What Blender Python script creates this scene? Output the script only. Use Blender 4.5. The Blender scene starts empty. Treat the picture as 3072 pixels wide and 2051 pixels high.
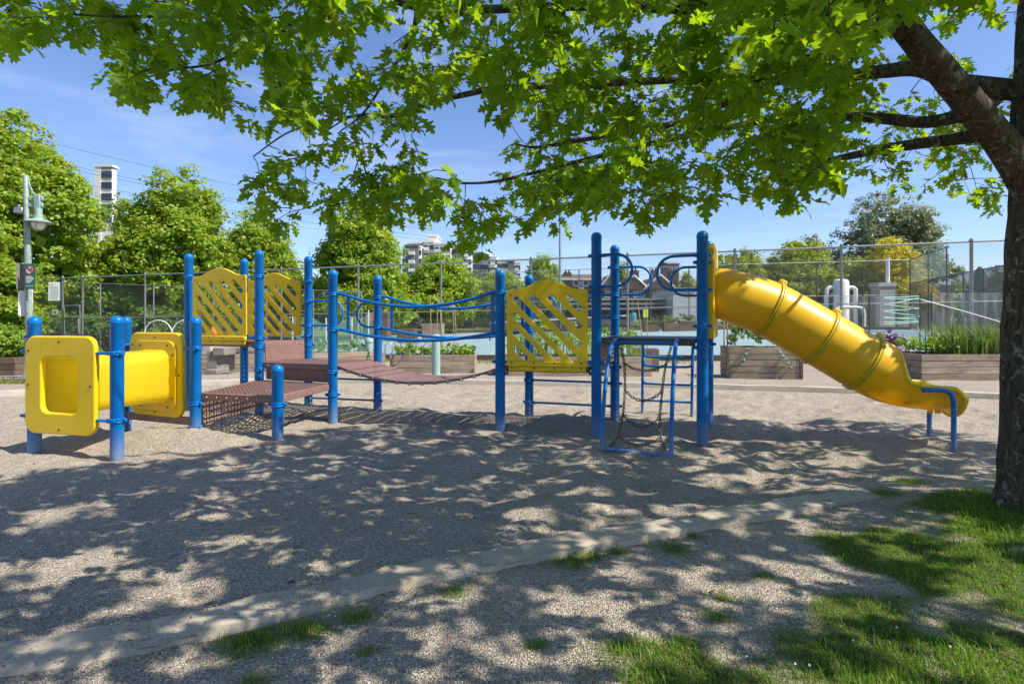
import bpy, bmesh, math, random
import numpy as np
from mathutils import Vector, Matrix, Quaternion

# ------------------------------------------------------------------ camera, sky, sun, exposure
S = bpy.context.scene
COL = S.collection
CAM_H = 1.37
cam_d = bpy.data.cameras.new('camera')
cam = bpy.data.objects.new('camera', cam_d); COL.objects.link(cam)
cam.location = (0, 0, CAM_H); cam.rotation_euler = (math.radians(90), 0, 0)
cam_d.sensor_width = 36.0; cam_d.lens = 36.0 * 1700 / 3072
cam_d.shift_y = -(1025.5 - 961) / 3072
cam_d.clip_start = 0.05; cam_d.clip_end = 3000
S.camera = cam

SUN_EL = math.radians(49); SUN_DIR2 = Vector((0.94, -0.34)).normalized()
TO_SUN = Vector((SUN_DIR2.x * math.cos(SUN_EL), SUN_DIR2.y * math.cos(SUN_EL), math.sin(SUN_EL)))
SKY_STRENGTH = 0.103; SUN_STRENGTH = 5.0; EXPOSURE = 0.66
wd = bpy.data.worlds.new('World'); S.world = wd; wd.use_nodes = True
nt = wd.node_tree; nt.nodes.clear()
sky = nt.nodes.new('ShaderNodeTexSky'); sky.sky_type = 'NISHITA'; sky.sun_disc = False
sky.sun_elevation = SUN_EL; sky.sun_rotation = math.atan2(SUN_DIR2.x, SUN_DIR2.y)
sky.air_density = 1.0; sky.dust_density = 0.35; sky.ozone_density = 2.6
geo = nt.nodes.new('ShaderNodeTexCoord')
mp = nt.nodes.new('ShaderNodeMapping'); mp.inputs['Scale'].default_value = (1.0, 1.0, 4.5)
mp.inputs['Rotation'].default_value = (0.3, 0.25, 0.5)
ns = nt.nodes.new('ShaderNodeTexNoise'); ns.inputs['Scale'].default_value = 2.1; ns.inputs['Detail'].default_value = 7; ns.inputs['Roughness'].default_value = 0.62; ns.inputs['Distortion'].default_value = 0.6
rp = nt.nodes.new('ShaderNodeValToRGB')
rp.color_ramp.elements[0].position = 0.50; rp.color_ramp.elements[0].color = (0, 0, 0, 1)
rp.color_ramp.elements[1].position = 0.80; rp.color_ramp.elements[1].color = (0.42, 0.42, 0.42, 1)
mx = nt.nodes.new('ShaderNodeMix'); mx.data_type = 'RGBA'
mx.inputs['B'].default_value = (6.2, 6.9, 7.9, 1)
bg = nt.nodes.new('ShaderNodeBackground'); bg.inputs['Strength'].default_value = SKY_STRENGTH
out = nt.nodes.new('ShaderNodeOutputWorld')
L_ = nt.links.new
L_(geo.outputs['Generated'], mp.inputs['Vector']); L_(mp.outputs['Vector'], ns.inputs['Vector'])
L_(ns.outputs['Fac'], rp.inputs['Fac']); L_(rp.outputs['Color'], mx.inputs['Factor'])
tn_ = nt.nodes.new('ShaderNodeMix'); tn_.data_type = 'RGBA'; tn_.blend_type = 'MULTIPLY'; tn_.inputs['Factor'].default_value = 1; tn_.inputs['B'].default_value = (.93, .99, 1.20, 1)
L_(sky.outputs['Color'], tn_.inputs['A']); L_(tn_.outputs['Result'], mx.inputs['A']); L_(mx.outputs['Result'], bg.inputs['Color']); L_(bg.outputs['Background'], out.inputs['Surface'])

sl = bpy.data.lights.new('sun', 'SUN'); sl.energy = SUN_STRENGTH; sl.angle = math.radians(0.53); sl.color = (1.0, 0.94, 0.84)
sun = bpy.data.objects.new('sun', sl); COL.objects.link(sun); sun.location = (20, -5, 30)
sun.rotation_euler = TO_SUN.to_track_quat('Z', 'Y').to_euler()
vs = S.view_settings; vs.view_transform = 'Standard'; vs.look = 'None'; vs.gamma = 1.0; vs.exposure = EXPOSURE; vs.use_curve_mapping = False
S.cycles.max_bounces = 8; S.cycles.transparent_max_bounces = 16; S.cycles.transmission_bounces = 6
S.cycles.use_denoising = True

rnd = random.Random(7)
rng = np.random.default_rng(11)
F = 1700.0
def W(px, py, Y):                       # a point of the photograph at a given distance from the camera plane
    return Vector(((px - 1536) / F * Y, Y, CAM_H - (py - 961) / F * Y))

# ------------------------------------------------------------------ noise and ground height
_lat = np.random.default_rng(3).random((256, 256))
def vnoise(x, y):
    x = np.asarray(x, float); y = np.asarray(y, float)
    xi = np.floor(x).astype(int); yi = np.floor(y).astype(int)
    fx = x - xi; fy = y - yi
    fx = fx * fx * (3 - 2 * fx); fy = fy * fy * (3 - 2 * fy)
    a = _lat[xi & 255, yi & 255]; b = _lat[(xi + 1) & 255, yi & 255]
    c = _lat[xi & 255, (yi + 1) & 255]; d = _lat[(xi + 1) & 255, (yi + 1) & 255]
    return (a * (1 - fx) + b * fx) * (1 - fy) + (c * (1 - fx) + d * fx) * fy
def sstep(a, b, x):
    t = np.clip((x - a) / (b - a), 0, 1); return t * t * (3 - 2 * t)
KF = [(-6, 1.3), (-3.2, 1.95), (-2.04, 2.26), (-1.4, 2.52), (-0.62, 2.97), (0, 3.26), (0.92, 3.68), (1.78, 4.02), (3.1, 4.54), (4.3, 4.95), (6, 5.4), (10, 6.2)]
KR = [(-12.5, 8.2), (-11, 9.0), (-9.3, 10.2), (-7.9, 11.3), (-6.4, 12.1), (-4.0, 12.5), (0, 12.05), (4.2, 11.3), (8.5, 9.95), (12, 8.5), (14, 7.4)]
def ky(P, x): return np.interp(x, [p[0] for p in P], [p[1] for p in P])
def fence_y(x): return 18.8 - 0.2459 * (x - 15.24)
def gz_base(x, y):
    x = np.asarray(x, float); y = np.asarray(y, float)
    z = -0.0141 * np.clip(15.24 - x, 0, 45) * sstep(12.5, 20, y)
    z = z + 0.0195 * np.clip(y - fence_y(np.clip(x, -40, 40)) - 0.2, 0, 34)
    return z
def gz(x, y):
    x = np.asarray(x, float); y = np.asarray(y, float)
    inp = sstep(0.05, 0.5, y - ky(KF, x)) * sstep(0.05, 0.6, ky(KR, x) - y)
    b = (vnoise(x * 1.0 + 7, y * 1.3 + 3) - .5) * .085 + (vnoise(x * 2.7 + 30, y * 3.4) - .5) * .058 + (vnoise(x * 5.6, y * 6.9 + 11) - .5) * .048 + (vnoise(x * 9.5 + 9, y * 10.5 + 4) - .5) * .026
    fine = (vnoise(x * 14, y * 15) - .5) * .010
    far = 1 - sstep(14, 22, y)
    z = gz_base(x, y) + inp * (b - 0.035) + (1 - inp) * far * ((vnoise(x * 1.6 + 50, y * 1.6) - .5) * .02) + fine * far
    z = z + 0.10 * np.exp(-((x + 4.25) ** 2 / .35 + (y - 6.75) ** 2 / .10)) + 0.07 * np.exp(-((x + 3.3) ** 2 / .8 + (y - 6.75) ** 2 / .12))
    z = z + 0.10 * np.exp(-((x - 3.6) ** 2 + (y - 3.9) ** 2) / .5)
    return z
def gzs(x, y): return float(gz(x, y))

# ------------------------------------------------------------------ mesh helpers
OFF = {}
def new_obj(name, me, parent=None):
    o = bpy.data.objects.new(name, me); COL.objects.link(o)
    if parent is not None:
        o.parent = parent; OFF[o.name] = OFF.get(parent.name, Vector())
    return o
def tag(o, label=None, cat=None, group=None, kind=None):
    if label: o['label'] = label
    if cat: o['category'] = cat
    if group: o['group'] = group
    if kind: o['kind'] = kind
    return o
def thing(name, label, cat, loc, group=None):
    o = bpy.data.objects.new(name, None); COL.objects.link(o); o.location = loc; o.empty_display_size = .1
    OFF[o.name] = Vector(loc)
    return tag(o, label, cat, group)
def np_mesh(name, V, Fq, mat, smooth=False):          # V (n,3), Fq (m,k)
    me = bpy.data.meshes.new(name)
    V = np.asarray(V, np.float32); Fq = np.asarray(Fq, np.int32)
    k = Fq.shape[1]; m = Fq.shape[0]
    me.vertices.add(len(V)); me.vertices.foreach_set('co', V.ravel())
    me.loops.add(m * k); me.loops.foreach_set('vertex_index', Fq.ravel())
    me.polygons.add(m); me.polygons.foreach_set('loop_start', np.arange(0, m * k, k, dtype=np.int32))
    if smooth: me.polygons.foreach_set('use_smooth', np.ones(m, bool))
    me.update(calc_edges=True)
    if mat: me.materials.append(mat)
    return me
class MB:
    def __init__(s): s.v = []; s.f = []
    def add(s, V, Fs):
        n = len(s.v); s.v.extend([tuple(p) for p in V]); s.f.extend([tuple(i + n for i in f) for f in Fs]); return s
    def box(s, c, h, ax=None, ch=0.0):
        """box at c with half sizes h along axes ax (3 vectors), chamfer ch"""
        if ax is None: ax = (Vector((1, 0, 0)), Vector((0, 1, 0)), Vector((0, 0, 1)))
        c = Vector(c)
        if ch <= 0:
            V = [c + ax[0] * (h[0] * i) + ax[1] * (h[1] * j) + ax[2] * (h[2] * k) for i in (-1, 1) for j in (-1, 1) for k in (-1, 1)]
            return s.add(V, [(0, 1, 3, 2), (4, 6, 7, 5), (0, 4, 5, 1), (2, 3, 7, 6), (0, 2, 6, 4), (1, 5, 7, 3)])
        V = []; idx = {}
        for i in (-1, 1):
            for j in (-1, 1):
                for k in (-1, 1):
                    for a in range(3):
                        hh = [h[0] - ch, h[1] - ch, h[2] - ch]; hh[a] = h[a]
                        idx[(i, j, k, a)] = len(V)
                        V.append(c + ax[0] * (hh[0] * i) + ax[1] * (hh[1] * j) + ax[2] * (hh[2] * k))
        Fs = []
        def q(*ks): Fs.append(tuple(idx[k] for k in ks))
        for s1 in (-1, 1):
            q((s1, -1, -1, 0), (s1, 1, -1, 0), (s1, 1, 1, 0), (s1, -1, 1, 0))
            q((-1, s1, -1, 1), (1, s1, -1, 1), (1, s1, 1, 1), (-1, s1, 1, 1))
            q((-1, -1, s1, 2), (1, -1, s1, 2), (1, 1, s1, 2), (-1, 1, s1, 2))
        for a in (-1, 1):
            for b in (-1, 1):
                q((a, b, -1, 0), (a, b, 1, 0), (a, b, 1, 1), (a, b, -1, 1))
                q((a, -1, b, 0), (a, 1, b, 0), (a, 1, b, 2), (a, -1, b, 2))
                q((-1, a, b, 1), (1, a, b, 1), (1, a, b, 2), (-1, a, b, 2))
                for c_ in (-1, 1): q((a, b, c_, 0), (a, b, c_, 1), (a, b, c_, 2))
        return s.add(V, Fs)
    def tube(s, pts, r, n=10, caps=True, closed=False):
        pts = [Vector(p) for p in pts]; m = len(pts)
        rr = r if isinstance(r, (list, tuple)) else [r] * m
        T = []
        for i in range(m):
            if closed: t = pts[(i + 1) % m] - pts[i - 1]
            else: t = pts[min(i + 1, m - 1)] - pts[max(i - 1, 0)]
            T.append(t.normalized() if t.length > 1e-9 else Vector((0, 0, 1)))
        up = Vector((0, 0, 1)) if abs(T[0].z) < .9 else Vector((1, 0, 0))
        nrm = T[0].cross(up).normalized(); V = []
        for i in range(m):
            nrm = nrm - T[i] * nrm.dot(T[i])
            if nrm.length < 1e-6: nrm = T[i].orthogonal()
            nrm.normalize(); b = T[i].cross(nrm)
            for k in range(n):
                a = 2 * math.pi * k / n
                V.append(pts[i] + (nrm * math.cos(a) + b * math.sin(a)) * rr[i])
        Fs = []
        for i in range(m if closed else m - 1):
            j = (i + 1) % m
            for k in range(n):
                Fs.append((i * n + k, i * n + (k + 1) % n, j * n + (k + 1) % n, j * n + k))
        if caps and not closed:
            Fs.append(tuple(reversed(range(n)))); Fs.append(tuple((m - 1) * n + k for k in range(n)))
        return s.add(V, Fs)
    def lathe(s, c, prof, n=16, ax=None):
        if ax is None: ax = (Vector((1, 0, 0)), Vector((0, 1, 0)), Vector((0, 0, 1)))
        c = Vector(c); V = []
        for r, z in prof:
            for k in range(n):
                a = 2 * math.pi * k / n
                V.append(c + ax[0] * (r * math.cos(a)) + ax[1] * (r * math.sin(a)) + ax[2] * z)
        Fs = []
        for i in range(len(prof) - 1):
            for k in range(n):
                Fs.append((i * n + k, i * n + (k + 1) % n, (i + 1) * n + (k + 1) % n, (i + 1) * n + k))
        Fs.append(tuple(reversed(range(n)))); Fs.append(tuple((len(prof) - 1) * n + k for k in range(n)))
        return s.add(V, Fs)
    def prism(s, poly, d):           # poly: list of Vector (planar), d: extrusion vector
        n = len(poly); d = Vector(d)
        V = [Vector(p) for p in poly] + [Vector(p) + d for p in poly]
        Fs = [tuple(reversed(range(n))), tuple(range(n, 2 * n))]
        for i in range(n): Fs.append((i, (i + 1) % n, n + (i + 1) % n, n + i))
        return s.add(V, Fs)
    def mesh(s, name, mat, smooth=True, off=None, ang=38):
        me = bpy.data.meshes.new(name)
        V = s.v if off is None else [(p[0] - off[0], p[1] - off[1], p[2] - off[2]) for p in s.v]
        me.from_pydata(V, [], s.f); me.update()
        bm = bmesh.new(); bm.from_mesh(me); bmesh.ops.recalc_face_normals(bm, faces=bm.faces); bm.to_mesh(me); bm.free()
        if mat: me.materials.append(mat)
        if smooth:
            me.shade_smooth(); me.set_sharp_from_angle(angle=math.radians(ang))
        return me
    def build(s, name, mat, parent=None, smooth=True, ang=38):
        off = OFF.get(parent.name) if parent is not None else None
        return new_obj(name, s.mesh(name, mat, smooth, off, ang), parent)
def put(name, me, parent, loc, rot=None, scale=None):  # an instance of shared mesh data at a world place under parent
    o = new_obj(name, me, parent)
    off = OFF.get(parent.name, Vector()) if parent is not None else Vector()
    o.location = Vector(loc) - off
    if rot is not None:
        o.rotation_mode = 'QUATERNION'; o.rotation_quaternion = rot
    if scale is not None: o.scale = scale
    return o
def crom(P, n=8, closed=False):
    P = [Vector(p) for p in P]; out = []; m = len(P)
    for i in range(m if closed else m - 1):
        if closed: p0, p1, p2, p3 = P[i - 1], P[i], P[(i + 1) % m], P[(i + 2) % m]
        else: p0, p1, p2, p3 = P[max(i - 1, 0)], P[i], P[i + 1], P[min(i + 2, m - 1)]
        for k in range(n):
            t = k / n
            out.append(0.5 * ((2 * p1) + (p2 - p0) * t + (2 * p0 - 5 * p1 + 4 * p2 - p3) * t * t + (3 * p1 - p0 - 3 * p2 + p3) * t ** 3))
    if not closed: out.append(P[-1])
    return out
def axes_from(x, up=Vector((0, 0, 1))):
    x = Vector(x).normalized(); z = (up - x * up.dot(x)).normalized(); return (x, z.cross(x), z)
def quat_from_axes(ax):
    return Matrix(((ax[0].x, ax[1].x, ax[2].x), (ax[0].y, ax[1].y, ax[2].y), (ax[0].z, ax[1].z, ax[2].z))).to_quaternion()

# ------------------------------------------------------------------ materials
def nmat(name):
    m = bpy.data.materials.new(name); m.use_nodes = True; t = m.node_tree
    b = t.nodes['Principled BSDF']; return m, t, b
def N(t, typ, **kw):
    n = t.nodes.new(typ)
    for k, v in kw.items():
        if k in n.inputs: n.inputs[k].default_value = v
        else: setattr(n, k, v)
    return n
def ramp(t, fac, stops):
    r = t.nodes.new('ShaderNodeValToRGB'); e = r.color_ramp.elements
    while len(e) < len(stops): e.new(0.5)
    for i, (p, c) in enumerate(stops):
        e[i].position = p; e[i].color = (c[0], c[1], c[2], 1)
    t.links.new(fac, r.inputs['Fac']); return r.outputs['Color']
def mixc(t, fac, a, b, typ='MIX'):
    m = t.nodes.new('ShaderNodeMix'); m.data_type = 'RGBA'; m.blend_type = typ
    for k, v in (('Factor', fac), ('A', a), ('B', b)):
        if isinstance(v, (int, float)): m.inputs[k].default_value = v
        elif isinstance(v, tuple): m.inputs[k].default_value = (v[0], v[1], v[2], 1)
        else: t.links.new(v, m.inputs[k])
    return m.outputs['Result']
def noise(t, scale, detail=4, rough=.55, co=None, dist=0, dim=None):
    n = N(t, 'ShaderNodeTexNoise', Scale=scale, Detail=detail, Roughness=rough, Distortion=dist)
    if co is not None: t.links.new(co, n.inputs['Vector'])
    return n.outputs['Fac']
def coords(t, kind='Object', scale=None):
    c = t.nodes.new('ShaderNodeTexCoord').outputs[kind]
    if kind == 'Position': pass
    if scale:
        m = t.nodes.new('ShaderNodeMapping'); m.inputs['Scale'].default_value = scale; t.links.new(c, m.inputs['Vector']); c = m.outputs['Vector']
    return c
def wpos(t, scale=None):
    c = t.nodes.new('ShaderNodeNewGeometry').outputs['Position']
    if scale:
        m = t.nodes.new('ShaderNodeMapping'); m.inputs['Scale'].default_value = scale; t.links.new(c, m.inputs['Vector']); c = m.outputs['Vector']
    return c
def bump(t, b, h, strength=.3, dist=.01):
    n = t.nodes.new('ShaderNodeBump'); n.inputs['Strength'].default_value = strength; n.inputs['Distance'].default_value = dist
    t.links.new(h, n.inputs['Height']); t.links.new(n.outputs['Normal'], b.inputs['Normal']); return n
def simple(name, col, rough=.6, metal=0, var=.12, scale=6, bmp=0, spec=None):
    m, t, b = nmat(name)
    f = noise(t, scale, 5, .6, wpos(t))
    lo = tuple(c * (1 - var) for c in col); hi = tuple(min(1, c * (1 + var)) for c in col)
    t.links.new(ramp(t, f, [(.3, lo), (.7, hi)]), b.inputs['Base Color'])
    b.inputs['Roughness'].default_value = rough; b.inputs['Metallic'].default_value = metal
    if spec is not None: b.inputs['Specular IOR Level'].default_value = spec
    if bmp: bump(t, b, noise(t, scale * 12, 4, .6, wpos(t)), bmp, .004)
    return m
M = {}
def mk_blue():
    m, t, b = nmat('blue_powder_coat')
    p = wpos(t)
    f = noise(t, 3.0, 5, .6, p); c = ramp(t, f, [(.3, (.0, .118, .38)), (.7, (.001, .160, .47))])
    ch = noise(t, 38, 3, .7, p); k = ramp(t, ch, [(.0, (0, 0, 0)), (.675, (0, 0, 0)), (.70, (.8, .8, .8))])
    sp = t.nodes.new('ShaderNodeSeparateXYZ'); t.links.new(p, sp.inputs[0])
    dz = N(t, 'ShaderNodeMapRange'); t.links.new(sp.outputs['Z'], dz.inputs['Value'])
    dz.inputs['From Min'].default_value = .28; dz.inputs['From Max'].default_value = -.05
    dn = t.nodes.new('ShaderNodeMath'); dn.operation = 'MULTIPLY'; t.links.new(dz.outputs['Result'], dn.inputs[0]); t.links.new(noise(t, 16, 5, .7, p), dn.inputs[1])
    c = mixc(t, dn.outputs[0], c, (.30, .30, .30))           # gravel dust rubbed on the post feet
    c = mixc(t, k, c, (.22, .28, .38))
    t.links.new(c, b.inputs['Base Color'])
    t.links.new(ramp(t, noise(t, 22, 4, .6, p), [(.3, (.24,) * 3), (.75, (.46,) * 3)]), b.inputs['Roughness'])
    bump(t, b, noise(t, 60, 3, .6, p), .06, .004); b.inputs['Specular IOR Level'].default_value = .32
    return m
def mk_yellow(name, col, tr, tcol=(1.0, .70, .02, 1)):
    m, t, b = nmat(name); p = wpos(t)
    f = noise(t, 2.2, 6, .65, p)
    c = ramp(t, f, [(.25, tuple(x * .9 for x in col)), (.75, col)])
    st = noise(t, 9, 6, .75, wpos(t, (1, 1, .25)), .8); k = ramp(t, st, [(.57, (0, 0, 0)), (.78, (.6, .6, .6))])
    c = mixc(t, k, c, (.42, .28, .04))
    fd = ramp(t, noise(t, 1.1, 3, .6, p), [(.5, (0, 0, 0)), (.75, (.15, .15, .15))])
    c = mixc(t, fd, c, (.80, .66, .18))
    t.links.new(c, b.inputs['Base Color'])
    t.links.new(ramp(t, noise(t, 30, 4, .6, p), [(.3, (.30,) * 3), (.75, (.50,) * 3)]), b.inputs['Roughness'])
    bump(t, b, noise(t, 18, 4, .6, p), .05, .006)
    tl = t.nodes.new('ShaderNodeBsdfTranslucent'); tl.inputs['Color'].default_value = tcol
    ms = t.nodes.new('ShaderNodeMixShader'); ms.inputs[0].default_value = tr
    t.links.new(b.outputs[0], ms.inputs[1]); t.links.new(tl.outputs[0], ms.inputs[2]); t.links.new(ms.outputs[0], t.nodes['Material Output'].inputs['Surface'])
    return m
def mk_leaf(name, cols, tcol, tr=.45, rough=.45):
    m, t, b = nmat(name)
    g = t.nodes.new('ShaderNodeNewGeometry')
    c = ramp(t, g.outputs['Random Per Island'], cols)
    t.links.new(c, b.inputs['Base Color']); b.inputs['Roughness'].default_value = rough
    b.inputs['Specular IOR Level'].default_value = .35
    tl = t.nodes.new('ShaderNodeBsdfTranslucent')
    tc = mixc(t, .55, c, tcol); t.links.new(tc, tl.inputs['Color'])
    ms = t.nodes.new('ShaderNodeMixShader'); ms.inputs[0].default_value = tr
    t.links.new(b.outputs[0], ms.inputs[1]); t.links.new(tl.outputs[0], ms.inputs[2]); t.links.new(ms.outputs[0], t.nodes['Material Output'].inputs['Surface'])
    return m
def mk_wood(name, a, b_, rough=.8):
    m, t, b = nmat(name)
    oi = t.nodes.new('ShaderNodeObjectInfo')
    cc = t.nodes.new('ShaderNodeTexCoord').outputs['Object']
    ad = t.nodes.new('ShaderNodeVectorMath'); ad.operation = 'ADD'
    sc = t.nodes.new('ShaderNodeVectorMath'); sc.operation = 'SCALE'; sc.inputs['Scale'].default_value = 37.0
    cb = t.nodes.new('ShaderNodeCombineXYZ'); t.links.new(oi.outputs['Random'], cb.inputs[0]); t.links.new(oi.outputs['Random'], cb.inputs[2])
    t.links.new(cb.outputs[0], sc.inputs[0]); t.links.new(cc, ad.inputs[0]); t.links.new(sc.outputs[0], ad.inputs[1])
    mpn = t.nodes.new('ShaderNodeMapping'); mpn.inputs['Scale'].default_value = (1.2, 14, 22); t.links.new(ad.outputs[0], mpn.inputs['Vector'])
    f = noise(t, 1.6, 7, .65, mpn.outputs['Vector'], .5)
    c = ramp(t, f, [(.25, a), (.5, tuple((x + y) / 2 for x, y in zip(a, b_))), (.75, b_)])
    st = ramp(t, noise(t, 1.7, 4, .6, ad.outputs[0]), [(.4, (1, 1, 1)), (.75, (.55, .5, .46))])
    c = mixc(t, 1.0, c, st, 'MULTIPLY')
    hv = ramp(t, oi.outputs['Random'], [(0, (.82, .82, .82)), (1, (1.12, 1.08, 1.02))])
    c = mixc(t, 1.0, c, hv, 'MULTIPLY')
    t.links.new(c, b.inputs['Base Color']); b.inputs['Roughness'].default_value = rough
    bump(t, b, f, .35, .004)
    return m
def mk_gravel():
    m, t, b = nmat('pea_gravel'); p = wpos(t)
    v1 = N(t, 'ShaderNodeTexVoronoi', Scale=135.0); t.links.new(p, v1.inputs['Vector'])
    v2 = N(t, 'ShaderNodeTexVoronoi', Scale=70.0); t.links.new(p, v2.inputs['Vector'])
    sx = t.nodes.new('ShaderNodeSeparateColor'); t.links.new(v1.outputs['Color'], sx.inputs[0])
    c = ramp(t, sx.outputs[0], [(.0, (.16, .13, .10)), (.18, (.305, .257, .197)), (.5, (.43, .368, .288)), (.8, (.56, .49, .39)), (1, (.74, .68, .57))])
    big = ramp(t, noise(t, 1.3, 5, .6, p), [(.3, (.86, .85, .84)), (.7, (1.08, 1.06, 1.03))])
    c = mixc(t, 1.0, c, big, 'MULTIPLY')
    sx2 = t.nodes.new('ShaderNodeSeparateColor'); t.links.new(v2.outputs['Color'], sx2.inputs[0])
    c = mixc(t, .3, c, ramp(t, sx2.outputs[1], [(0, (.26, .215, .165)), (1, (.57, .50, .395))]))
    # soil and thin turf where the grass grows
    ga = t.nodes.new('ShaderNodeAttribute'); ga.attribute_name = 'grass'
    soil = ramp(t, noise(t, 18, 6, .7, p), [(.3, (.055, .075, .014)), (.55, (.11, .125, .03)), (.75, (.22, .18, .09))])
    gm = t.nodes.new('ShaderNodeMath'); gm.operation = 'MULTIPLY_ADD'; gm.use_clamp = True
    t.links.new(ga.outputs['Fac'], gm.inputs[0]); gm.inputs[1].default_value = 1.4
    nn = t.nodes.new('ShaderNodeMath'); nn.operation = 'MULTIPLY_ADD'; t.links.new(noise(t, 9, 5, .7, p), nn.inputs[0]); nn.inputs[1].default_value = .9; nn.inputs[2].default_value = -.55
    t.links.new(nn.outputs[0], gm.inputs[2])
    gk = t.nodes.new('ShaderNodeMath'); gk.operation = 'MULTIPLY'; gk.use_clamp = True; t.links.new(gm.outputs[0], gk.inputs[0])
    st = t.nodes.new('ShaderNodeMath'); st.operation = 'GREATER_THAN'; st.inputs[1].default_value = .01; t.links.new(ga.outputs['Fac'], st.inputs[0]); t.links.new(st.outputs[0], gk.inputs[1])
    c = mixc(t, gk.outputs[0], c, soil)
    # vegetation colour of the far ground
    fa = t.nodes.new('ShaderNodeAttribute'); fa.attribute_name = 'far'
    fcol = ramp(t, noise(t, .35, 6, .7, p), [(.3, (.06, .09, .025)), (.6, (.12, .15, .05)), (.8, (.22, .19, .12))])
    c = mixc(t, fa.outputs['Fac'], c, fcol)
    t.links.new(c, b.inputs['Base Color']); b.inputs['Roughness'].default_value = .9; b.inputs['Specular IOR Level'].default_value = .25
    hh = t.nodes.new('ShaderNodeMath'); hh.operation = 'MULTIPLY_ADD'; t.links.new(v1.outputs['Distance'], hh.inputs[0]); hh.inputs[1].default_value = -1.0
    h2 = t.nodes.new('ShaderNodeMath'); h2.operation = 'MULTIPLY'; t.links.new(v2.outputs['Distance'], h2.inputs[0]); h2.inputs[1].default_value = -.9; t.links.new(h2.outputs[0], hh.inputs[2])
    b1 = bump(t, b, hh.outputs[0], .95, .012)
    cr_ = t.nodes.new('ShaderNodeMath'); cr_.operation = 'MULTIPLY_ADD'; t.links.new(noise(t, 13, 3, .55, p), cr_.inputs[0]); cr_.inputs[1].default_value = 1.6; t.links.new(noise(t, 30, 3, .6, p), cr_.inputs[2])
    b2 = t.nodes.new('ShaderNodeBump'); b2.inputs['Strength'].default_value = .55; b2.inputs['Distance'].default_value = .035
    t.links.new(cr_.outputs[0], b2.inputs['Height']); t.links.new(b2.outputs['Normal'], b1.inputs['Normal'])
    return m
def mk_concrete(name, a, b_, peb=0):
    m, t, b = nmat(name); p = wpos(t)
    c = ramp(t, noise(t, 5, 8, .7, p), [(.3, a), (.7, b_)])
    sp = ramp(t, noise(t, 70, 3, .7, p), [(.6, (0, 0, 0)), (.72, (1, 1, 1))]); c = mixc(t, sp, c, tuple(x * .6 for x in a))
    if peb:
        v = N(t, 'ShaderNodeTexVoronoi', Scale=95.0); t.links.new(p, v.inputs['Vector'])
        s = t.nodes.new('ShaderNodeSeparateColor'); t.links.new(v.outputs['Color'], s.inputs[0])
        pc = ramp(t, s.outputs[0], [(0, (.13, .11, .09)), (.5, (.33, .28, .22)), (1, (.6, .55, .47))])
        mk = ramp(t, noise(t, 2.2, 8, .75, p), [(.50, (0, 0, 0)), (.64, (1, 1, 1))])
        g = ramp(t, s.outputs[1], [(.35, (0, 0, 0)), (.4, (1, 1, 1))]); mk = mixc(t, 1.0, mk, g, 'MULTIPLY')
        c = mixc(t, mk, c, pc)
    t.links.new(c, b.inputs['Base Color']); b.inputs['Roughness'].default_value = .88
    bump(t, b, noise(t, 45, 6, .7, p), .4, .008)
    return m
def mk_bark():
    m, t, b = nmat('oak_bark'); p = wpos(t, (1, 1, .28))
    f = noise(t, 26, 8, .72, p, 1.2)
    c = ramp(t, f, [(.32, (.02, .015, .011)), (.5, (.095, .075, .056)), (.68, (.21, .17, .13))])
    lich = ramp(t, noise(t, 12, 6, .75, wpos(t), .8), [(.56, (0, 0, 0)), (.63, (1, 1, 1))])
    c = mixc(t, lich, c, (.36, .36, .27))
    l2 = ramp(t, noise(t, 4, 3, .6, wpos(t)), [(.5, (0, 0, 0)), (.7, (.5, .5, .5))]); c = mixc(t, l2, c, (.075, .075, .04))
    t.links.new(c, b.inputs['Base Color']); b.inputs['Roughness'].default_value = .95; b.inputs['Specular IOR Level'].default_value = .15
    bump(t, b, f, 1.0, .03)
    return m
def mk_clear():
    m, t, b = nmat('clear_plastic_film')
    tr = t.nodes.new('ShaderNodeBsdfTransparent'); tr.inputs['Color'].default_value = (.93, .94, .93, 1)
    gl = t.nodes.new('ShaderNodeBsdfGlossy'); gl.inputs['Roughness'].default_value = .18; gl.inputs['Color'].default_value = (.9, .9, .9, 1)
    df = t.nodes.new('ShaderNodeBsdfDiffuse'); df.inputs['Color'].default_value = (.5, .51, .5, 1)
    a = t.nodes.new('ShaderNodeMixShader'); a.inputs[0].default_value = .5; t.links.new(gl.outputs[0], a.inputs[1]); t.links.new(df.outputs[0], a.inputs[2])
    k = t.nodes.new('ShaderNodeMixShader')
    t.links.new(ramp(t, noise(t, 3, 5, .6, wpos(t, (3, 3, .6))), [(.35, (.07,) * 3), (.75, (.28,) * 3)]), k.inputs[0])
    t.links.new(tr.outputs[0], k.inputs[1]); t.links.new(a.outputs[0], k.inputs[2]); t.links.new(k.outputs[0], t.nodes['Material Output'].inputs['Surface'])
    return m
def mk_net(name, col, alpha):
    m, t, b = nmat(name)
    tr = t.nodes.new('ShaderNodeBsdfTransparent'); df = t.nodes.new('ShaderNodeBsdfDiffuse'); df.inputs['Color'].default_value = (*col, 1)
    k = t.nodes.new('ShaderNodeMixShader'); k.inputs[0].default_value = alpha
    t.links.new(tr.outputs[0], k.inputs[1]); t.links.new(df.outputs[0], k.inputs[2]); t.links.new(k.outputs[0], t.nodes['Material Output'].inputs['Surface'])
    return m
def mk_court():
    m, t, b = nmat('court_paint'); p = wpos(t)
    c = ramp(t, noise(t, .8, 6, .65, p), [(.3, (.20, .30, .32)), (.7, (.27, .37, .38))])
    t.links.new(c, b.inputs['Base Color']); b.inputs['Roughness'].default_value = .8
    return m
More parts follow.
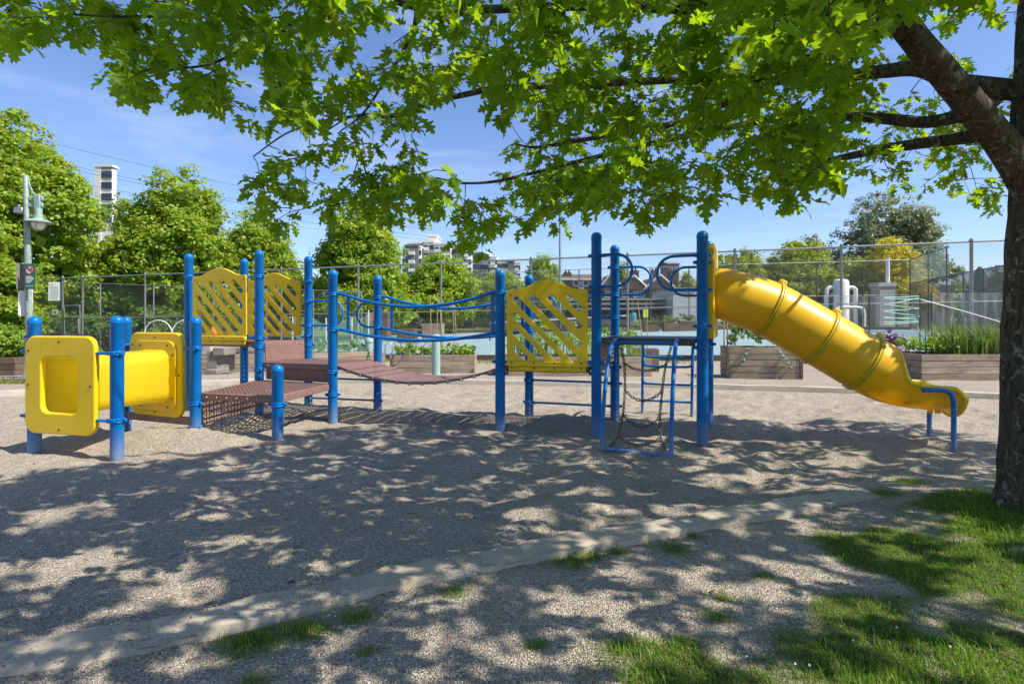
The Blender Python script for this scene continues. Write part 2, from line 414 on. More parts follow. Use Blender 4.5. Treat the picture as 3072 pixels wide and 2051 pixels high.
def mk_glass(name, col=(.03, .04, .05)):
    m, t, b = nmat(name); b.inputs['Base Color'].default_value = (*col, 1); b.inputs['Roughness'].default_value = .08; b.inputs['Specular IOR Level'].default_value = .7
    return m
M['blue'] = mk_blue()
M['yellow'] = mk_yellow('yellow_plastic', (.94, .64, .003), .14)
M['yellow_tube'] = mk_yellow('yellow_tube_plastic', (.96, .74, .04), .66, (1.0, .90, .16, 1))
M['ring'] = mk_yellow('ring_plastic', (.62, .43, .01), .05)
M['yellow_slide'] = mk_yellow('yellow_slide_plastic', (.94, .585, .003), .30)
M['brown'] = simple('brown_plastisol', (.215, .122, .098), .55, 0, .18, 14, .15)
M['dark_deck'] = simple('dark_deck_coating', (.060, .052, .055), .4, 0, .2, 14, .12)
M['bolt'] = simple('bolt_steel', (.45, .40, .34), .35, .8, .2, 40)
M['rust'] = simple('rusty_bolt', (.10, .045, .02), .7, .3, .3, 50)
M['chain'] = simple('chain_steel', (.13, .095, .065), .55, .4, .4, 60)
M['gravel'] = mk_gravel()
M['kerb'] = mk_concrete('kerb_concrete', (.33, .28, .205), (.46, .395, .30), 1)
M['kerb2'] = mk_concrete('pale_kerb_concrete', (.34, .30, .24), (.50, .45, .37))
M['concrete'] = mk_concrete('bench_concrete', (.14, .128, .11), (.25, .23, .20))
M['wood'] = mk_wood('weathered_plank', (.20, .155, .115), (.46, .385, .295))
M['wood_dark'] = mk_wood('dark_timber', (.08, .052, .034), (.20, .14, .092))
M['stake'] = simple('bamboo_stake', (.40, .27, .14), .7, 0, .25, 20)
M['bark'] = mk_bark()
M['galv'] = simple('galvanised_steel', (.30, .31, .31), .45, .5, .18, 12)
M['galv_dark'] = simple('dark_fence_steel', (.07, .08, .08), .5, .3, .2, 12)
M['wire'] = simple('chain_link_wire', (.115, .12, .115), .5, .2, .1, 10)
M['wire_dark'] = simple('black_fence_wire', (.045, .055, .05), .5, .2, .1, 10)
M['bollard'] = simple('pale_green_paint', (.27, .40, .35), .45, 0, .12, 8)
M['lampgreen'] = simple('lamp_green_paint', (.24, .34, .30), .5, 0, .25, 9)
M['lampgrey'] = simple('lamp_pole_paint', (.24, .30, .26), .55, .1, .3, 14)
M['white'] = simple('white_paint', (.78, .78, .76), .5, 0, .05, 6)
M['globe'] = simple('lamp_globe', (.72, .66, .52), .3, 0, .05, 6)
M['signgreen'] = simple('sign_green', (.035, .14, .075), .4, 0, .08, 5)
M['signred'] = simple('sign_red', (.50, .03, .03), .4, 0, .08, 5)
M['signblack'] = simple('sign_black', (.015, .015, .015), .4, 0, .08, 5)
M['signback'] = simple('sign_back_metal', (.20, .19, .16), .5, .4, .2, 8)
M['black'] = simple('black_plastic', (.02, .02, .022), .45, 0, .2, 10)
M['soil'] = simple('planter_soil', (.05, .035, .022), .95, 0, .4, 30, .5)
M['film'] = mk_clear()
M['greennet'] = mk_net('green_garden_net', (.20, .45, .34), .15)
M['screen'] = mk_net('windscreen_mesh', (.60, .62, .50), .50)
M['screen_dark'] = mk_net('dark_windscreen_mesh', (.035, .04, .04), .80)
M['tennisnet'] = mk_net('tennis_net_mesh', (.02, .02, .02), .55)
M['string'] = simple('teal_string', (.06, .48, .42), .5, 0, .1, 10)
M['court'] = mk_court()
M['glass'] = mk_glass('dark_glass'); M['glassblue'] = mk_glass('blue_glass', (.10, .14, .18))
LG = [(0, (.05, .115, .012)), (.5, (.085, .17, .018)), (.85, (.12, .21, .022)), (1, (.17, .25, .03))]
M['oak'] = mk_leaf('oak_leaf', [(0, (.055, .130, .006)), (.5, (.095, .200, .008)), (.9, (.145, .26, .010)), (.985, (.21, .30, .015)), (1, (.36, .24, .02))], (.58, .82, .008), .58)
M['leafA'] = mk_leaf('maple_foliage', [(0, (.125, .205, .016)), (.5, (.225, .325, .028)), (.9, (.32, .42, .04)), (1, (.38, .42, .06))], (.62, .74, .03), .45)
M['leafB'] = mk_leaf('hedge_foliage', [(0, (.13, .19, .010)), (.5, (.23, .30, .016)), (1, (.34, .39, .025))], (.6, .64, .03), .42)
M['leafG'] = mk_leaf('grey_green_foliage', [(0, (.15, .185, .09)), (.5, (.25, .285, .15)), (1, (.37, .40, .24))], (.38, .42, .18), .4)
M['leafY'] = mk_leaf('golden_foliage', [(0, (.45, .40, .008)), (.5, (.62, .54, .010)), (1, (.78, .66, .02))], (.6, .5, .02), .35)
M['leafD'] = mk_leaf('ivy_foliage', [(0, (.028, .060, .010)), (.5, (.06, .105, .015)), (1, (.12, .17, .03))], (.16, .24, .03), .3)
M['leafL'] = mk_leaf('lime_foliage', [(0, (.14, .24, .02)), (.5, (.22, .34, .03)), (1, (.32, .42, .06))], (.4, .55, .04), .4)
M['leafM'] = mk_leaf('garden_foliage', [(0, (.07, .13, .025)), (.5, (.13, .21, .04)), (1, (.24, .30, .08))], (.25, .36, .05), .35)
M['flower'] = mk_leaf('purple_flower', [(0, (.16, .07, .17)), (.6, (.27, .13, .27)), (1, (.38, .22, .36))], (.4, .2, .4), .3)
M['pale'] = mk_leaf('grey_succulent', [(0, (.16, .20, .15)), (.6, (.26, .31, .24)), (1, (.42, .46, .38))], (.3, .34, .26), .2)
M['red'] = simple('red_flower', (.45, .06, .08), .6, 0, .3, 20)
M['orange'] = simple('orange_plastic', (.75, .16, .02), .5, 0, .1, 10)
M['grass'] = mk_leaf('grass_blade', [(0, (.06, .18, .006)), (.5, (.11, .265, .010)), (.72, (.18, .31, .02)), (.84, (.27, .25, .07)), (1, (.38, .32, .14))], (.30, .55, .02), .45, .4)
M['drygrass'] = mk_leaf('verge_grass', [(0, (.10, .14, .02)), (.6, (.20, .22, .05)), (1, (.36, .30, .13))], (.34, .34, .06), .3)

# ------------------------------------------------------------------ ground
def axis(lo, hi, step, far_lo, far_hi, g=1.22):
    a = list(np.arange(lo, hi + 1e-6, step)); s = step; x = hi
    while x < far_hi: s = min(s * g, 40); x += s; a.append(x)
    s = step; x = lo
    while x > far_lo: s = min(s * g, 40); x -= s; a.insert(0, x)
    return np.array(a)
GX = axis(-9.5, 9.5, .042, -600, 600); GY = axis(1.2, 12.9, .042, -60, 900)
gx, gy = np.meshgrid(GX, GY, indexing='ij')
gzv = gz(gx, gy)
nx, ny = gx.shape
V = np.stack([gx, gy, gzv], -1).reshape(-1, 3)
ii = (np.arange(nx - 1)[:, None] * ny + np.arange(ny - 1)[None, :]).ravel()
me = np_mesh('ground', V, np.stack([ii, ii + ny, ii + ny + 1, ii + 1], 1), M['gravel'], True)
LAWN = [(.25, .8), (.36, 2.14), (.54, 2.36), (1.2, 2.57), (1.53, 2.73), (1.95, 2.92), (2.0, 3.2), (1.9, 3.5), (2.2, 3.72), (2.6, 4.0), (2.98, 4.21), (3.66, 4.42), (5.2, 4.75), (9, 5.2), (9, .8)]
def poly_sd(x, y, P):                    # signed distance, positive inside
    x = np.asarray(x, float); y = np.asarray(y, float)
    d = np.full(x.shape, 1e9); ins = np.zeros(x.shape, bool); n = len(P)
    for i in range(n):
        ax, ay = P[i]; bx, by = P[(i + 1) % n]
        ex, ey = bx - ax, by - ay; t = np.clip(((x - ax) * ex + (y - ay) * ey) / (ex * ex + ey * ey), 0, 1)
        d = np.minimum(d, np.hypot(x - ax - ex * t, y - ay - ey * t))
        c = ((ay > y) != (by > y)) & (x < ex * (y - ay) / (by - ay + 1e-12) + ax); ins ^= c
    return np.where(ins, d, -d)
TUFTS = [(-1.12, 2.44, .13), (-.93, 2.52, .10), (-.72, 2.62, .07), (-.30, 2.86, .07), (-.98, 2.16, .05), (.33, 3.22, .10), (.45, 3.28, .07), (.98, 3.42, .09), (.62, 3.36, .05), (1.35, 3.05, .05), (.95, 2.62, .06), (1.05, 2.80, .05), (2.35, 4.32, .10), (2.9, 4.42, .12), (1.15, 3.62, .05), (.1, 2.4, .04), (-.6, 2.35, .04), (3.3, 4.75, .1)]
def grass_mask(x, y):
    sd = poly_sd(x, y, LAWN)
    n = vnoise(x * 3.1 + 5, y * 3.1) * .6 + vnoise(x * 8 + 3, y * 8) * .4
    g = sstep(-.14, .14, sd + (n - .5) * .55)
    g = g * (0.28 + .72 * sstep(.36, .56, vnoise(x * 1.9 + 40, y * 2.3 + 9) * .65 + vnoise(x * 6 + 1, y * 6) * .35))
    for (tx, ty, r) in TUFTS:
        g = np.maximum(g, .9 * np.exp(-((x - tx) ** 2 / (1.6 * r * r) + (y - ty) ** 2 / (r * r))))
    return np.clip(g, 0, 1)
near = (gx > -3) & (gx < 9) & (gy > .8) & (gy < 5.5)
gm = np.zeros(gx.shape); gm[near] = grass_mask(gx[near], gy[near])
fa = sstep(1.0, 4.0, gy - fence_y(gx) ) ; fa = np.maximum(fa, sstep(-13, -17, gx)); fa = np.maximum(fa, sstep(14, 18, gx)); fa = np.maximum(fa, sstep(-.5, -3, gy))
for nm, arr in (('grass', gm), ('far', fa)):
    at = me.attributes.new(nm, 'FLOAT', 'POINT'); at.data.foreach_set('value', arr.ravel().astype(np.float32))
ground = new_obj('ground', me); tag(ground, 'pale pea gravel ground of the playground', None, None, 'structure')

def kerb(name, P, w, lift, mat, label, ext):
    pts = crom([(p[0], p[1], 0) for p in P], 10); m = len(pts); b = MB(); V = []; Fs = []
    prof = [(-.5, -.25), (-.5, -.02), (-.46, .0), (.46, .0), (.5, -.02), (.5, -.25)]
    for i, p in enumerate(pts):
        t = (pts[min(i + 1, m - 1)] - pts[max(i - 1, 0)]).normalized(); n = Vector((-t.y, t.x, 0))
        h = lift(p.x)
        for k, (a, z) in enumerate(prof):
            j = (float(vnoise(p.x * 5 + k * 3.3, p.y * 5)) - .5) + .8 * (float(vnoise(p.x * 16 + k * 7.3, p.y * 16)) - .5)
            q = p + n * (w * a + j * (.034 if name == 'front_kerb' else .014))
            zz = float(gz_base(p.x, p.y)) + h + z + j * .012
            V.append((q.x, q.y, zz))
    k = len(prof)
    for i in range(m - 1):
        for c in range(k - 1): Fs.append((i * k + c, i * k + c + 1, (i + 1) * k + c + 1, (i + 1) * k + c))
    b.add(V, Fs); o = b.build(name, mat, None, True, 30); return tag(o, label, None, None, 'structure')
kerb('front_kerb', KF, .225, lambda x: .034 - .05 * float(sstep(2.4, 3.8, x)), M['kerb'], 'curved concrete kerb along the near edge of the gravel pit', 0)
kerb('rear_kerb', KR, .20, lambda x: .10, M['kerb2'], 'straight pale concrete kerb along the far edge of the gravel pit', 0)

# court beyond the fence
cx = np.linspace(-11, 34, 46); cy = np.linspace(0, 1, 24)
Vc = []
for x in cx:
    for t in cy:
        y0 = float(fence_y(x)) + .35; y = y0 + t * (52 - .1 * x - y0); Vc.append((x, y, float(gz_base(x, y)) + .03))
n2 = len(cy); i2 = (np.arange(len(cx) - 1)[:, None] * n2 + np.arange(n2 - 1)[None, :]).ravel()
tag(new_obj('sport_court', np_mesh('sport_court', Vc, np.stack([i2, i2 + n2, i2 + n2 + 1, i2 + 1], 1), M['court'], True)), 'pale blue green sport court behind the fence', None, None, 'structure')

# ------------------------------------------------------------------ grass blades
def blades(name, X, Y, Z, length, width, mat, lean=.55, label=None):
    n = len(X); az = rng.random(n) * 2 * np.pi; L = length * (.5 + .8 * rng.random(n)); w = width * (.7 + .6 * rng.random(n))
    ln = lean * rng.random(n) ** 1.0; dx = np.cos(az); dy = np.sin(az); sx = -dy; sy = dx
    def P(t, side, wf):
        bend = ln * (t ** 1.7)
        return np.stack([X + dx * bend * L + sx * side * w * wf, Y + dy * bend * L + sy * side * w * wf, Z + L * t * (1 - .35 * bend)], -1)
    V = np.stack([P(0, -1, .5), P(0, 1, .5), P(.55, -1, .42), P(.55, 1, .42), P(1, 0, 0)], 1).reshape(-1, 3)
    b = (np.arange(n) * 5)[:, None]
    T = np.concatenate([b + [0, 1, 3], b + [0, 3, 2], b + [2, 3, 4]], 1).reshape(-1, 3)
    o = new_obj(name, np_mesh(name, V, T, mat, True)); return tag(o, label, None, None, 'stuff')
n = 330000
X = rng.uniform(-1.6, 5.2, n); Y = rng.uniform(1.7, 4.9, n)
k = rng.random(n) < grass_mask(X, Y) ** 1.3 * .72; X = X[k]; Y = Y[k]
hgt = .017 + .032 * vnoise(X * 2.3 + 9, Y * 2.3) ** 1.5 + .03 * (rng.random(len(X)) < .06)
blades('lawn_grass', X, Y, gz(X, Y) - .004, hgt, .0038, M['grass'], .9, 'short green grass growing round the oak at lower right')
# verge grass behind the rear kerb and round the planters
n = 30000
X = rng.uniform(-12, 12, n); off = rng.gamma(1.3, .16, n); Y = ky(KR, X) + .12 + off
k = rng.random(n) < sstep(.40, .62, vnoise(X * 1.1 + 4, Y * .7)) * .9 + .06
X = X[k]; Y = Y[k]
blades('verge_grass', X, Y, gz(X, Y) - .004, .05 + .05 * vnoise(X * 3, Y), .010, M['drygrass'], .8, 'thin yellow green grass along the far kerb')
n = 26000
X = rng.uniform(-17, 15, n); Y = fence_y(X) - .2 - rng.gamma(1.2, .5, n)
k = rng.random(n) < sstep(.35, .6, vnoise(X * .7 + 14, Y * .7)); X = X[k]; Y = Y[k]
k = Y > 12.5; X = X[k]; Y = Y[k]
blades('fence_grass', X, Y, gz(X, Y) - .004, .09, .014, M['drygrass'], .8, 'weedy grass along the foot of the fence')
n = 9000
X = rng.uniform(-13.5, -8.6, n); Y = rng.uniform(12.6, 13.9, n) + .25 * (X + 9)
k = rng.random(n) < sstep(.3, .5, vnoise(X * 1.5, Y * 2)); X = X[k]; Y = Y[k]
blades('lamp_grass', X, Y, gz(X, Y) - .004, .08, .012, M['drygrass'], .8, 'grass patch at the foot of the lamp post')
# scattered loose stones near the camera
base = np.array([(1, 0, 0), (-1, 0, 0), (0, 1, 0), (0, -1, 0), (0, 0, 1), (0, 0, -1)], float)
tri = np.array([(0, 2, 4), (2, 1, 4), (1, 3, 4), (3, 0, 4), (2, 0, 5), (1, 2, 5), (3, 1, 5), (0, 3, 5)])
n = 34000
Y = 1.9 + 3.4 * rng.random(n) ** 1.5; X = (rng.random(n) * 2 - 1) * Y * .98
k = (grass_mask(X, Y) < .35); X = X[k]; Y = Y[k]; n = len(X)
kd = np.abs(Y - ky(KF, X)) * .9; on = kd < .13
keep = ~on | (rng.random(n) < 1.2 * sstep(.42, .7, vnoise(X * 3 + 2, Y * 3)) + .25 * (X < -.8)); X = X[keep]; Y = Y[keep]; on = on[keep]; n = len(X)
ZG = np.where(on & (X < 3.2), .036, gz(X, Y))
sz = .0032 + .0034 * rng.random(n) ** 2
ang = rng.random(n) * 6.28; ca, sa = np.cos(ang), np.sin(ang)
st = np.stack([sz * (.8 + .7 * rng.random(n)), sz, sz * .65], -1)
P = base[None] * st[:, None, :] * (.8 + .4 * rng.random((n, 6, 1)))
Vp = np.stack([P[..., 0] * ca[:, None] - P[..., 1] * sa[:, None] + X[:, None], P[..., 0] * sa[:, None] + P[..., 1] * ca[:, None] + Y[:, None], P[..., 2] + ZG[:, None] + .002], -1).reshape(-1, 3)
Tp = (np.arange(n)[:, None, None] * 6 + tri[None]).reshape(-1, 3)
def mk_peb():
    m, t, b = nmat('loose_stone'); g = t.nodes.new('ShaderNodeNewGeometry')
    t.links.new(ramp(t, g.outputs['Random Per Island'], [(0, (.13, .105, .085)), (.3, (.30, .25, .20)), (.7, (.46, .39, .30)), (1, (.66, .59, .48))]), b.inputs['Base Color']); b.inputs['Roughness'].default_value = .85
    return m
M['stone'] = mk_peb()
tag(new_obj('loose_gravel', np_mesh('loose_gravel', Vp, Tp, M['stone'], True)), 'loose pea gravel stones lying on the near ground', None, None, 'stuff')
# leaf litter and twigs on the near ground, clover flowers in the lawn
n = 150; Y = 2.2 + 5.5 * rng.random(n) ** 1.3; X = (rng.random(n) * 2 - 1) * Y * .9; lit = MB()
for x, y in zip(X, Y):
    z = gzs(x, y) + .006; a = rnd.random() * 6.28; d = Vector((math.cos(a), math.sin(a), rnd.uniform(-.05, .12))); s = rnd.uniform(.012, .03); e = Vector((-d.y, d.x, rnd.uniform(-.3, .3))); c = Vector((x, y, z))
    if rnd.random() < .6: lit.add([c - d * s, c + e * s * .5, c + d * s, c - e * s * .5], [(0, 1, 2, 3)])
    else: lit.tube([c - d * s * 1.6, c + e * s * .3 + Vector((0, 0, .004)), c + d * s * 1.6], .0016, 4, False)
tag(lit.build('leaf_litter', mk_leaf('litter', [(0, (.05, .035, .02)), (.5, (.16, .11, .05)), (.8, (.30, .24, .10)), (1, (.16, .22, .04))], (.3, .25, .05), .2), None, False), 'dry leaf bits and twigs scattered on the gravel', None, None, 'stuff')
fl_ = MB()
for px, py in ((2385, 2012), (2428, 2016), (2690, 1900), (2560, 1935), (2850, 1960), (2960, 1880), (2240, 1985)):
    dy = py - 961; y = CAM_H * F / dy; x = (px - 1536) * CAM_H / dy; fl_.lathe((x, y, gzs(x, y) + .020), [(.002, -.003), (.004, .0), (.0048, .004), (.0025, .007)], 7)
tag(fl_.build('clover_flowers', M['white']), 'small white clover flowers in the lawn', None, None, 'stuff')
# fallen sprigs
def sprig(x, y, s, a):
    b = MB(); z = gzs(x, y) + .012
    for k in range(5):
        t = a + (k - 2) * .55; d = Vector((math.cos(t), math.sin(t), .15)); sd = Vector((-d.y, d.x, 0))
        c = Vector((x, y, z))
        b.add([c, c + d * s * .5 + sd * s * .22, c + d * s + Vector((0, 0, .01)), c + d * s * .5 - sd * s * .22], [(0, 1, 2, 3)])
    return b

# ------------------------------------------------------------------ play structure (one bolted-together thing)
PS = thing('play_structure', 'blue and yellow playground structure with tunnel, bridge and tube slide', 'play structure', (-1.0, 7.3, 0))
PP = {1: (-5.14, 6.10, 1.417), 2: (-4.07, 5.84, 1.42), 3: (-4.93, 7.24, 1.42), 4: (-3.78, 6.77, 1.412), 5: (-2.68, 6.48, .867),
      6: (-5.02, 8.80, 2.41), 7: (-4.50, 9.52, 2.41), 8: (-3.73, 8.36, 2.41), 9: (-3.28, 9.13, 2.405), 10: (-2.47, 7.81, 2.07), 11: (-2.09, 8.82, 2.07),
      12: (-.15, 7.21, 2.02), 13: (.25, 8.28, 2.04), 14: (1.037, 6.96, 2.455), 15: (1.43, 7.88, 2.42), 16: (2.167, 6.45, 2.39), 17: (2.60, 7.50, 2.42)}
def P2(i): return Vector((PP[i][0], PP[i][1], 0))
def Pz(i, z): return Vector((PP[i][0], PP[i][1], z))
CL = {1: (1.04, .354), 2: (1.033, .343), 3: (1.05, .36), 4: (1.04, .385, .10), 5: (.41,), 6: (2.05, 1.06), 7: (2.0, 1.05), 8: (2.02, 1.114, .98, .65), 9: (2.0, 1.68, 1.29, 1.13, .98), 10: (1.733, 1.243, .662, .35),
      11: (1.73, 1.266, .447, .125), 12: (1.724, 1.20, .845, .70), 13: (1.73, 1.24, .503, .177), 14: (2.164, 1.78, 1.715, .858, .715), 15: (2.107, 1.725, 1.416, .727, .494, .18), 16: (2.11, 2.03, 1.72, 1.305, 1.06), 17: (2.08, 1.70, 1.06)}
R = .0635
clm = MB()
clm.lathe((0, 0, 0), [(R + .001, -.022), (R + .011, -.021), (R + .013, -.016), (R + .011, -.011), (R + .006, -.009), (R + .006, .009), (R + .011, .011), (R + .013, .016), (R + .011, .021), (R + .001, .022)], 24)
for s in (-1, 1): clm.box((s * (R + .022), 0, 0), (.018, .012, .018), None, .004)
for s in (-1, 1): clm.lathe((s * (R + .024), -.012, 0), [(.009, -.002), (.009, .006), (.005, .009)], 8, (Vector((1, 0, 0)), Vector((0, 0, 1)), Vector((0, -1, 0))))
clamp_me = clm.mesh('clamp', M['blue'])
GR = axes_from(Vector((.94, -.342, 0)))
posts = {}
for i, (x, y, zt) in PP.items():
    prof = [(R - .002, -.45), (R, -.4), (R, zt - .085), (R + .0015, zt - .083), (R + .0035, zt - .078), (R + .0035, zt - .066), (R + .002, zt - .06)]
    for k in range(7):
        a = k / 6 * math.pi / 2; prof.append(((R + .002) * math.cos(a) * (1 if k else 1) + .0001, zt - .058 + .058 * math.sin(a)))
    b = MB().lathe((x, y, 0), prof, 26)
    posts[i] = b.build('post', M['blue'], PS)
    for z in CL[i]:
        put('clamp', clamp_me, posts[i], (x, y, z), Quaternion((0, 0, 1), math.radians(-20) + rnd.uniform(-.5, .5)))
    bt = MB().lathe((x, y - R - .001, zt - .105), [(.006, 0), (.006, .003), (.003, .005)], 8, (Vector((1, 0, 0)), Vector((0, 0, 1)), Vector((0, -1, 0))))
    bt.build('rivet', M['bolt'], posts[i])

def bolts(parent, pts, nrm, r=.010, mat='rust'):
    ax = axes_from(Vector(nrm), Vector((0, 0, 1))); a = (ax[1], ax[2], ax[0])
    me = None
    for p in pts:
        b = MB().lathe((0, 0, 0), [(r * 1.25, -.001), (r * 1.25, .002), (r * .95, .006), (r * .4, .008)], 8, a)
        if me is None: me = b.mesh('bolt', M[mat])
        put('bolt', me, parent, p)

# perforated sheet on a bilinear quad; flat bars between holes
def perf(b, q, n, m, frac=.60, margin=.03, thick=.004):
    q = [Vector(p) for p in q]
    def pt(u, v): return q[0] * (1 - u) * (1 - v) + q[1] * u * (1 - v) + q[2] * u * v + q[3] * (1 - u) * v
    def cuts(n):
        c = [0.0]; p = (1 - 2 * margin) / n
        for i in range(n): c += [margin + p * (i + .5 - frac / 2), margin + p * (i + .5 + frac / 2)]
        return c + [1.0]
    cu, cv = cuts(n), cuts(m); A = len(cu); B = len(cv); V = []
    nrm = (q[1] - q[0]).cross(q[3] - q[0]).normalized() * thick
    for layer in (0, 1):
        for u in cu:
            for v in cv: V.append(pt(u, v) - nrm * layer)
    Fs = []; o = A * B
    solid = lambda i, j: 0 <= i < A - 1 and 0 <= j < B - 1 and not (i % 2 == 1 and j % 2 == 1)
    for i in range(A - 1):
        for j in range(B - 1):
            if solid(i, j):
                a, c, d, e = i * B + j, (i + 1) * B + j, (i + 1) * B + j + 1, i * B + j + 1
                Fs.append((a, c, d, e)); Fs.append((o + e, o + d, o + c, o + a))
    b.add(V, Fs); return b
def deck(name, ids, z, th=.085, n=20, bolt=True, mt='brown'):
    c = sum((P2(i) for i in ids), Vector()) / 4
    q = [P2(i) + (c - P2(i)).normalized() * .035 for i in ids]
    top = [p + Vector((0, 0, z)) for p in q]
    b = perf(MB(), top, n, n)
    o = b.build(name, M[mt], PS, False)
    for k in range(4):
        a, d = top[k], top[(k + 1) % 4]; ax = axes_from(d - a)
        dirn = (d - a).normalized()
        a2 = a + dirn * .05; d2 = d - dirn * .05
        e = MB().box((a2 + d2) / 2 - Vector((0, 0, th / 2 - .001)), ((d2 - a2).length / 2, .012, th / 2), ax, .006).build('rim', M[mt], o)
        out_n = ((a2 + d2) / 2 - (c + Vector((0, 0, z)))); out_n.z = 0
        pn = ax[1] if ax[1].dot(out_n) > 0 else -ax[1]
        if bolt and pn.y < 0.2:
            nb = 7
            bolts(e, [a2.lerp(d2, (j + .5) / nb) + pn * .012 - Vector((0, 0, th * .5)) for j in range(nb)], pn, .0085, 'bolt')
    for f in (.33, .66):   # stiffening beams under the sheet
        p0 = top[0].lerp(top[3], f); p1 = top[1].lerp(top[2], f)
        MB().box((p0 + p1) / 2 - Vector((0, 0, .035)), ((p1 - p0).length / 2 - .04, .012, .028), axes_from(p1 - p0)).build('beam', M['brown'], o, False)
    return o
deck('low_deck', (4, 5, 10, 8), .50, .085, 17)
deck('middle_deck', (8, 10, 11, 9), .755, .08, 17)
deck('upper_deck', (6, 8, 9, 7), 1.055, .08, 17)
deck('panel_deck', (12, 14, 15, 13), .80, .08, 22, True, 'dark_deck')
deck('high_deck', (14, 16, 17, 15), 1.16, .085, 22, True, 'dark_deck')
def board(name, a, b_, z0, z1, th, mat, inset=.06, off=0.0, bolt_z=None, ch=.006, nb=7):
    a = Vector(a); b_ = Vector(b_); d = (b_ - a); d.z = 0; u = d.normalized(); ax = axes_from(u)
    a = a + u * inset; b_ = b_ - u * inset; n = ax[1] if ax[1].y < 0 else -ax[1]
    c = (a + b_) / 2 + n * off; c.z = (z0 + z1) / 2
    o = MB().box(c, ((b_ - a).length / 2, th / 2, (z1 - z0) / 2), ax, ch).build(name, mat, PS)
    if bolt_z is not None:
        bolts(o, [Vector((0, 0, bolt_z)) + (a.lerp(b_, (j + .5) / nb) + n * (off + th / 2)) * 1.0 - Vector((0, 0, a.z)) for j in range(nb)], n, .009, 'bolt')
    return o
board('riser', P2(8), P2(10), .503, .75, .02, M['brown'], .09, -.05, .715)
board('riser', P2(8), P2(9), .757, 1.05, .02, M['brown'], .09, .01, 1.01)
board('riser', P2(14), P2(15), .803, 1.155, .02, M['brown'], .09, .0, 1.12)
board('ground_beam', P2(3), P2(4), .12, .215, .04, M['brown'], .06, .02, .16, .006, 3)
q = [P2(4) + Vector((.03, .06, .10)), P2(8) + Vector((.03, -.08, .10)), P2(8) + Vector((.03, -.08, .43)), P2(4) + Vector((.03, .06, .43))]
perf(MB(), q, 24, 6, .52, .05).build('perforated_skirt', M['brown'], PS, False)

# suspension bridge P10/P11 -> P12/P13
BR = thing.__call__ if False else None
def bridge_pt(t, s):        # t along, s across (0 front, 1 back)
    a = Pz(10, .745).lerp(Pz(11, .745), .06 + .88 * s); b = Pz(12, .79).lerp(Pz(13, .79), .06 + .88 * s)
    p = a.lerp(b, t); p.z -= .225 * 4 * t * (1 - t); return p
NPL = 13
for k in range(NPL):
    t0 = .005 + k * .99 / NPL + .0045; t1 = .005 + (k + 1) * .99 / NPL - .0045
    b = MB(); perf(b, [bridge_pt(t0, 0), bridge_pt(t1, 0), bridge_pt(t1, 1), bridge_pt(t0, 1)], 4, 17, .42, .05, .012)
    o = b.build('bridge_plank', M['brown'], PS, False)
    for s in (0, 1):
        a, c = bridge_pt(t0, s), bridge_pt(t1, s)
        MB().box((a + c) / 2 - Vector((0, 0, .014)), ((c - a).length / 2, .012, .013), axes_from(c - a), .003).build('edge_strip', M['brown'], o)
for s in (0, 1):   # chains under the plank edges
    for k in range(1, NPL):
        p = bridge_pt(.005 + k * .99 / NPL, s) - Vector((0, 0, .032))
        ax = axes_from(bridge_pt(.6, s) - bridge_pt(.4, s))
        MB().box(p, (.022, .012, .006), ax, .002).build('hinge_plate', M['chain'], PS)
def rail_pts(i, j, z0, zm, z1, front):
    a = Pz(i, z0); b = Pz(j, z1); d = (b - a); u = Vector((d.x, d.y, 0)).normalized()
    n = Vector((-u.y, u.x, 0)); n = n if n.y < 0 else -n
    a = a + u * .04 + n * .0; pts = []
    for k in range(25):
        t = k / 24; p = a.lerp(b, t); sag = min(z0, z1) - zm; e = max(0, min(1, (t - .045) / .91)); 
        p.z = z0 + (z1 - z0) * t - sag * (4 * e * (1 - e)) ** 1.0
        pts.append(p)
    return pts
for (i, j) in ((10, 12), (11, 13)):
    tp = rail_pts(i, j, 1.735, 1.545, 1.725, True); lo = rail_pts(i, j, 1.245, 1.085, 1.205, True)
    MB().tube(tp, .0215, 12).build('bridge_rail', M['blue'], PS)
    MB().tube(lo, .0215, 12).build('bridge_rail', M['blue'], PS)
    for k in (2, 23):
        a, c = tp[k], lo[k].copy(); c.x = a.x; c.y = a.y
        MB().box((a + c) / 2, (.022, .008, abs(a.z - c.z) / 2), axes_from(Vector((tp[3].x - tp[2].x, tp[3].y - tp[2].y, 0))), .002).build('rail_bar', M['blue'], PS)
def dloop(i, toward, L, z1, z0, r=.0165, side=0.0):
    """D-shaped hand loop clamped to post i reaching towards a direction"""
    u = Vector((toward[0], toward[1], 0)).normalized(); n = Vector((-u.y, u.x, 0)); n = n if n.y < 0 else -n
    c = Pz(i, 0) + n * side; h = (z1 - z0) / 2; pts = []
    pts.append(c + u * .05 + Vector((0, 0, z1)))
    cc = c + u * (L - h) + Vector((0, 0, (z1 + z0) / 2))
    for k in range(15):
        a = math.pi / 2 - math.pi * k / 14; pts.append(cc + u * (h * math.cos(a)) + Vector((0, 0, h * math.sin(a))))
    pts.append(c + u * .05 + Vector((0, 0, z0)))
    MB().tube(pts, r, 12).build('hand_loop', M['blue'], PS)
AD = Vector((.94, -.342, 0))
dloop(14, P2(16) - P2(14), .45, 2.164, 1.78, .0175, .05); dloop(15, P2(17) - P2(15), .50, 2.107, 1.725)
dloop(16, P2(14) - P2(16), .50, 2.11, 1.72, .0175, .05); dloop(17, P2(15) - P2(17), .48, 2.08, 1.70)
dloop(15, P2(13) - P2(15), .40, 1.725, 1.416); dloop(13, P2(15) - P2(13), .40, 1.73, 1.42)
dloop(9, P2(11) - P2(9), .62, 1.68, 1.29); dloop(11, P2(9) - P2(11), .36, 1.66, 1.266)
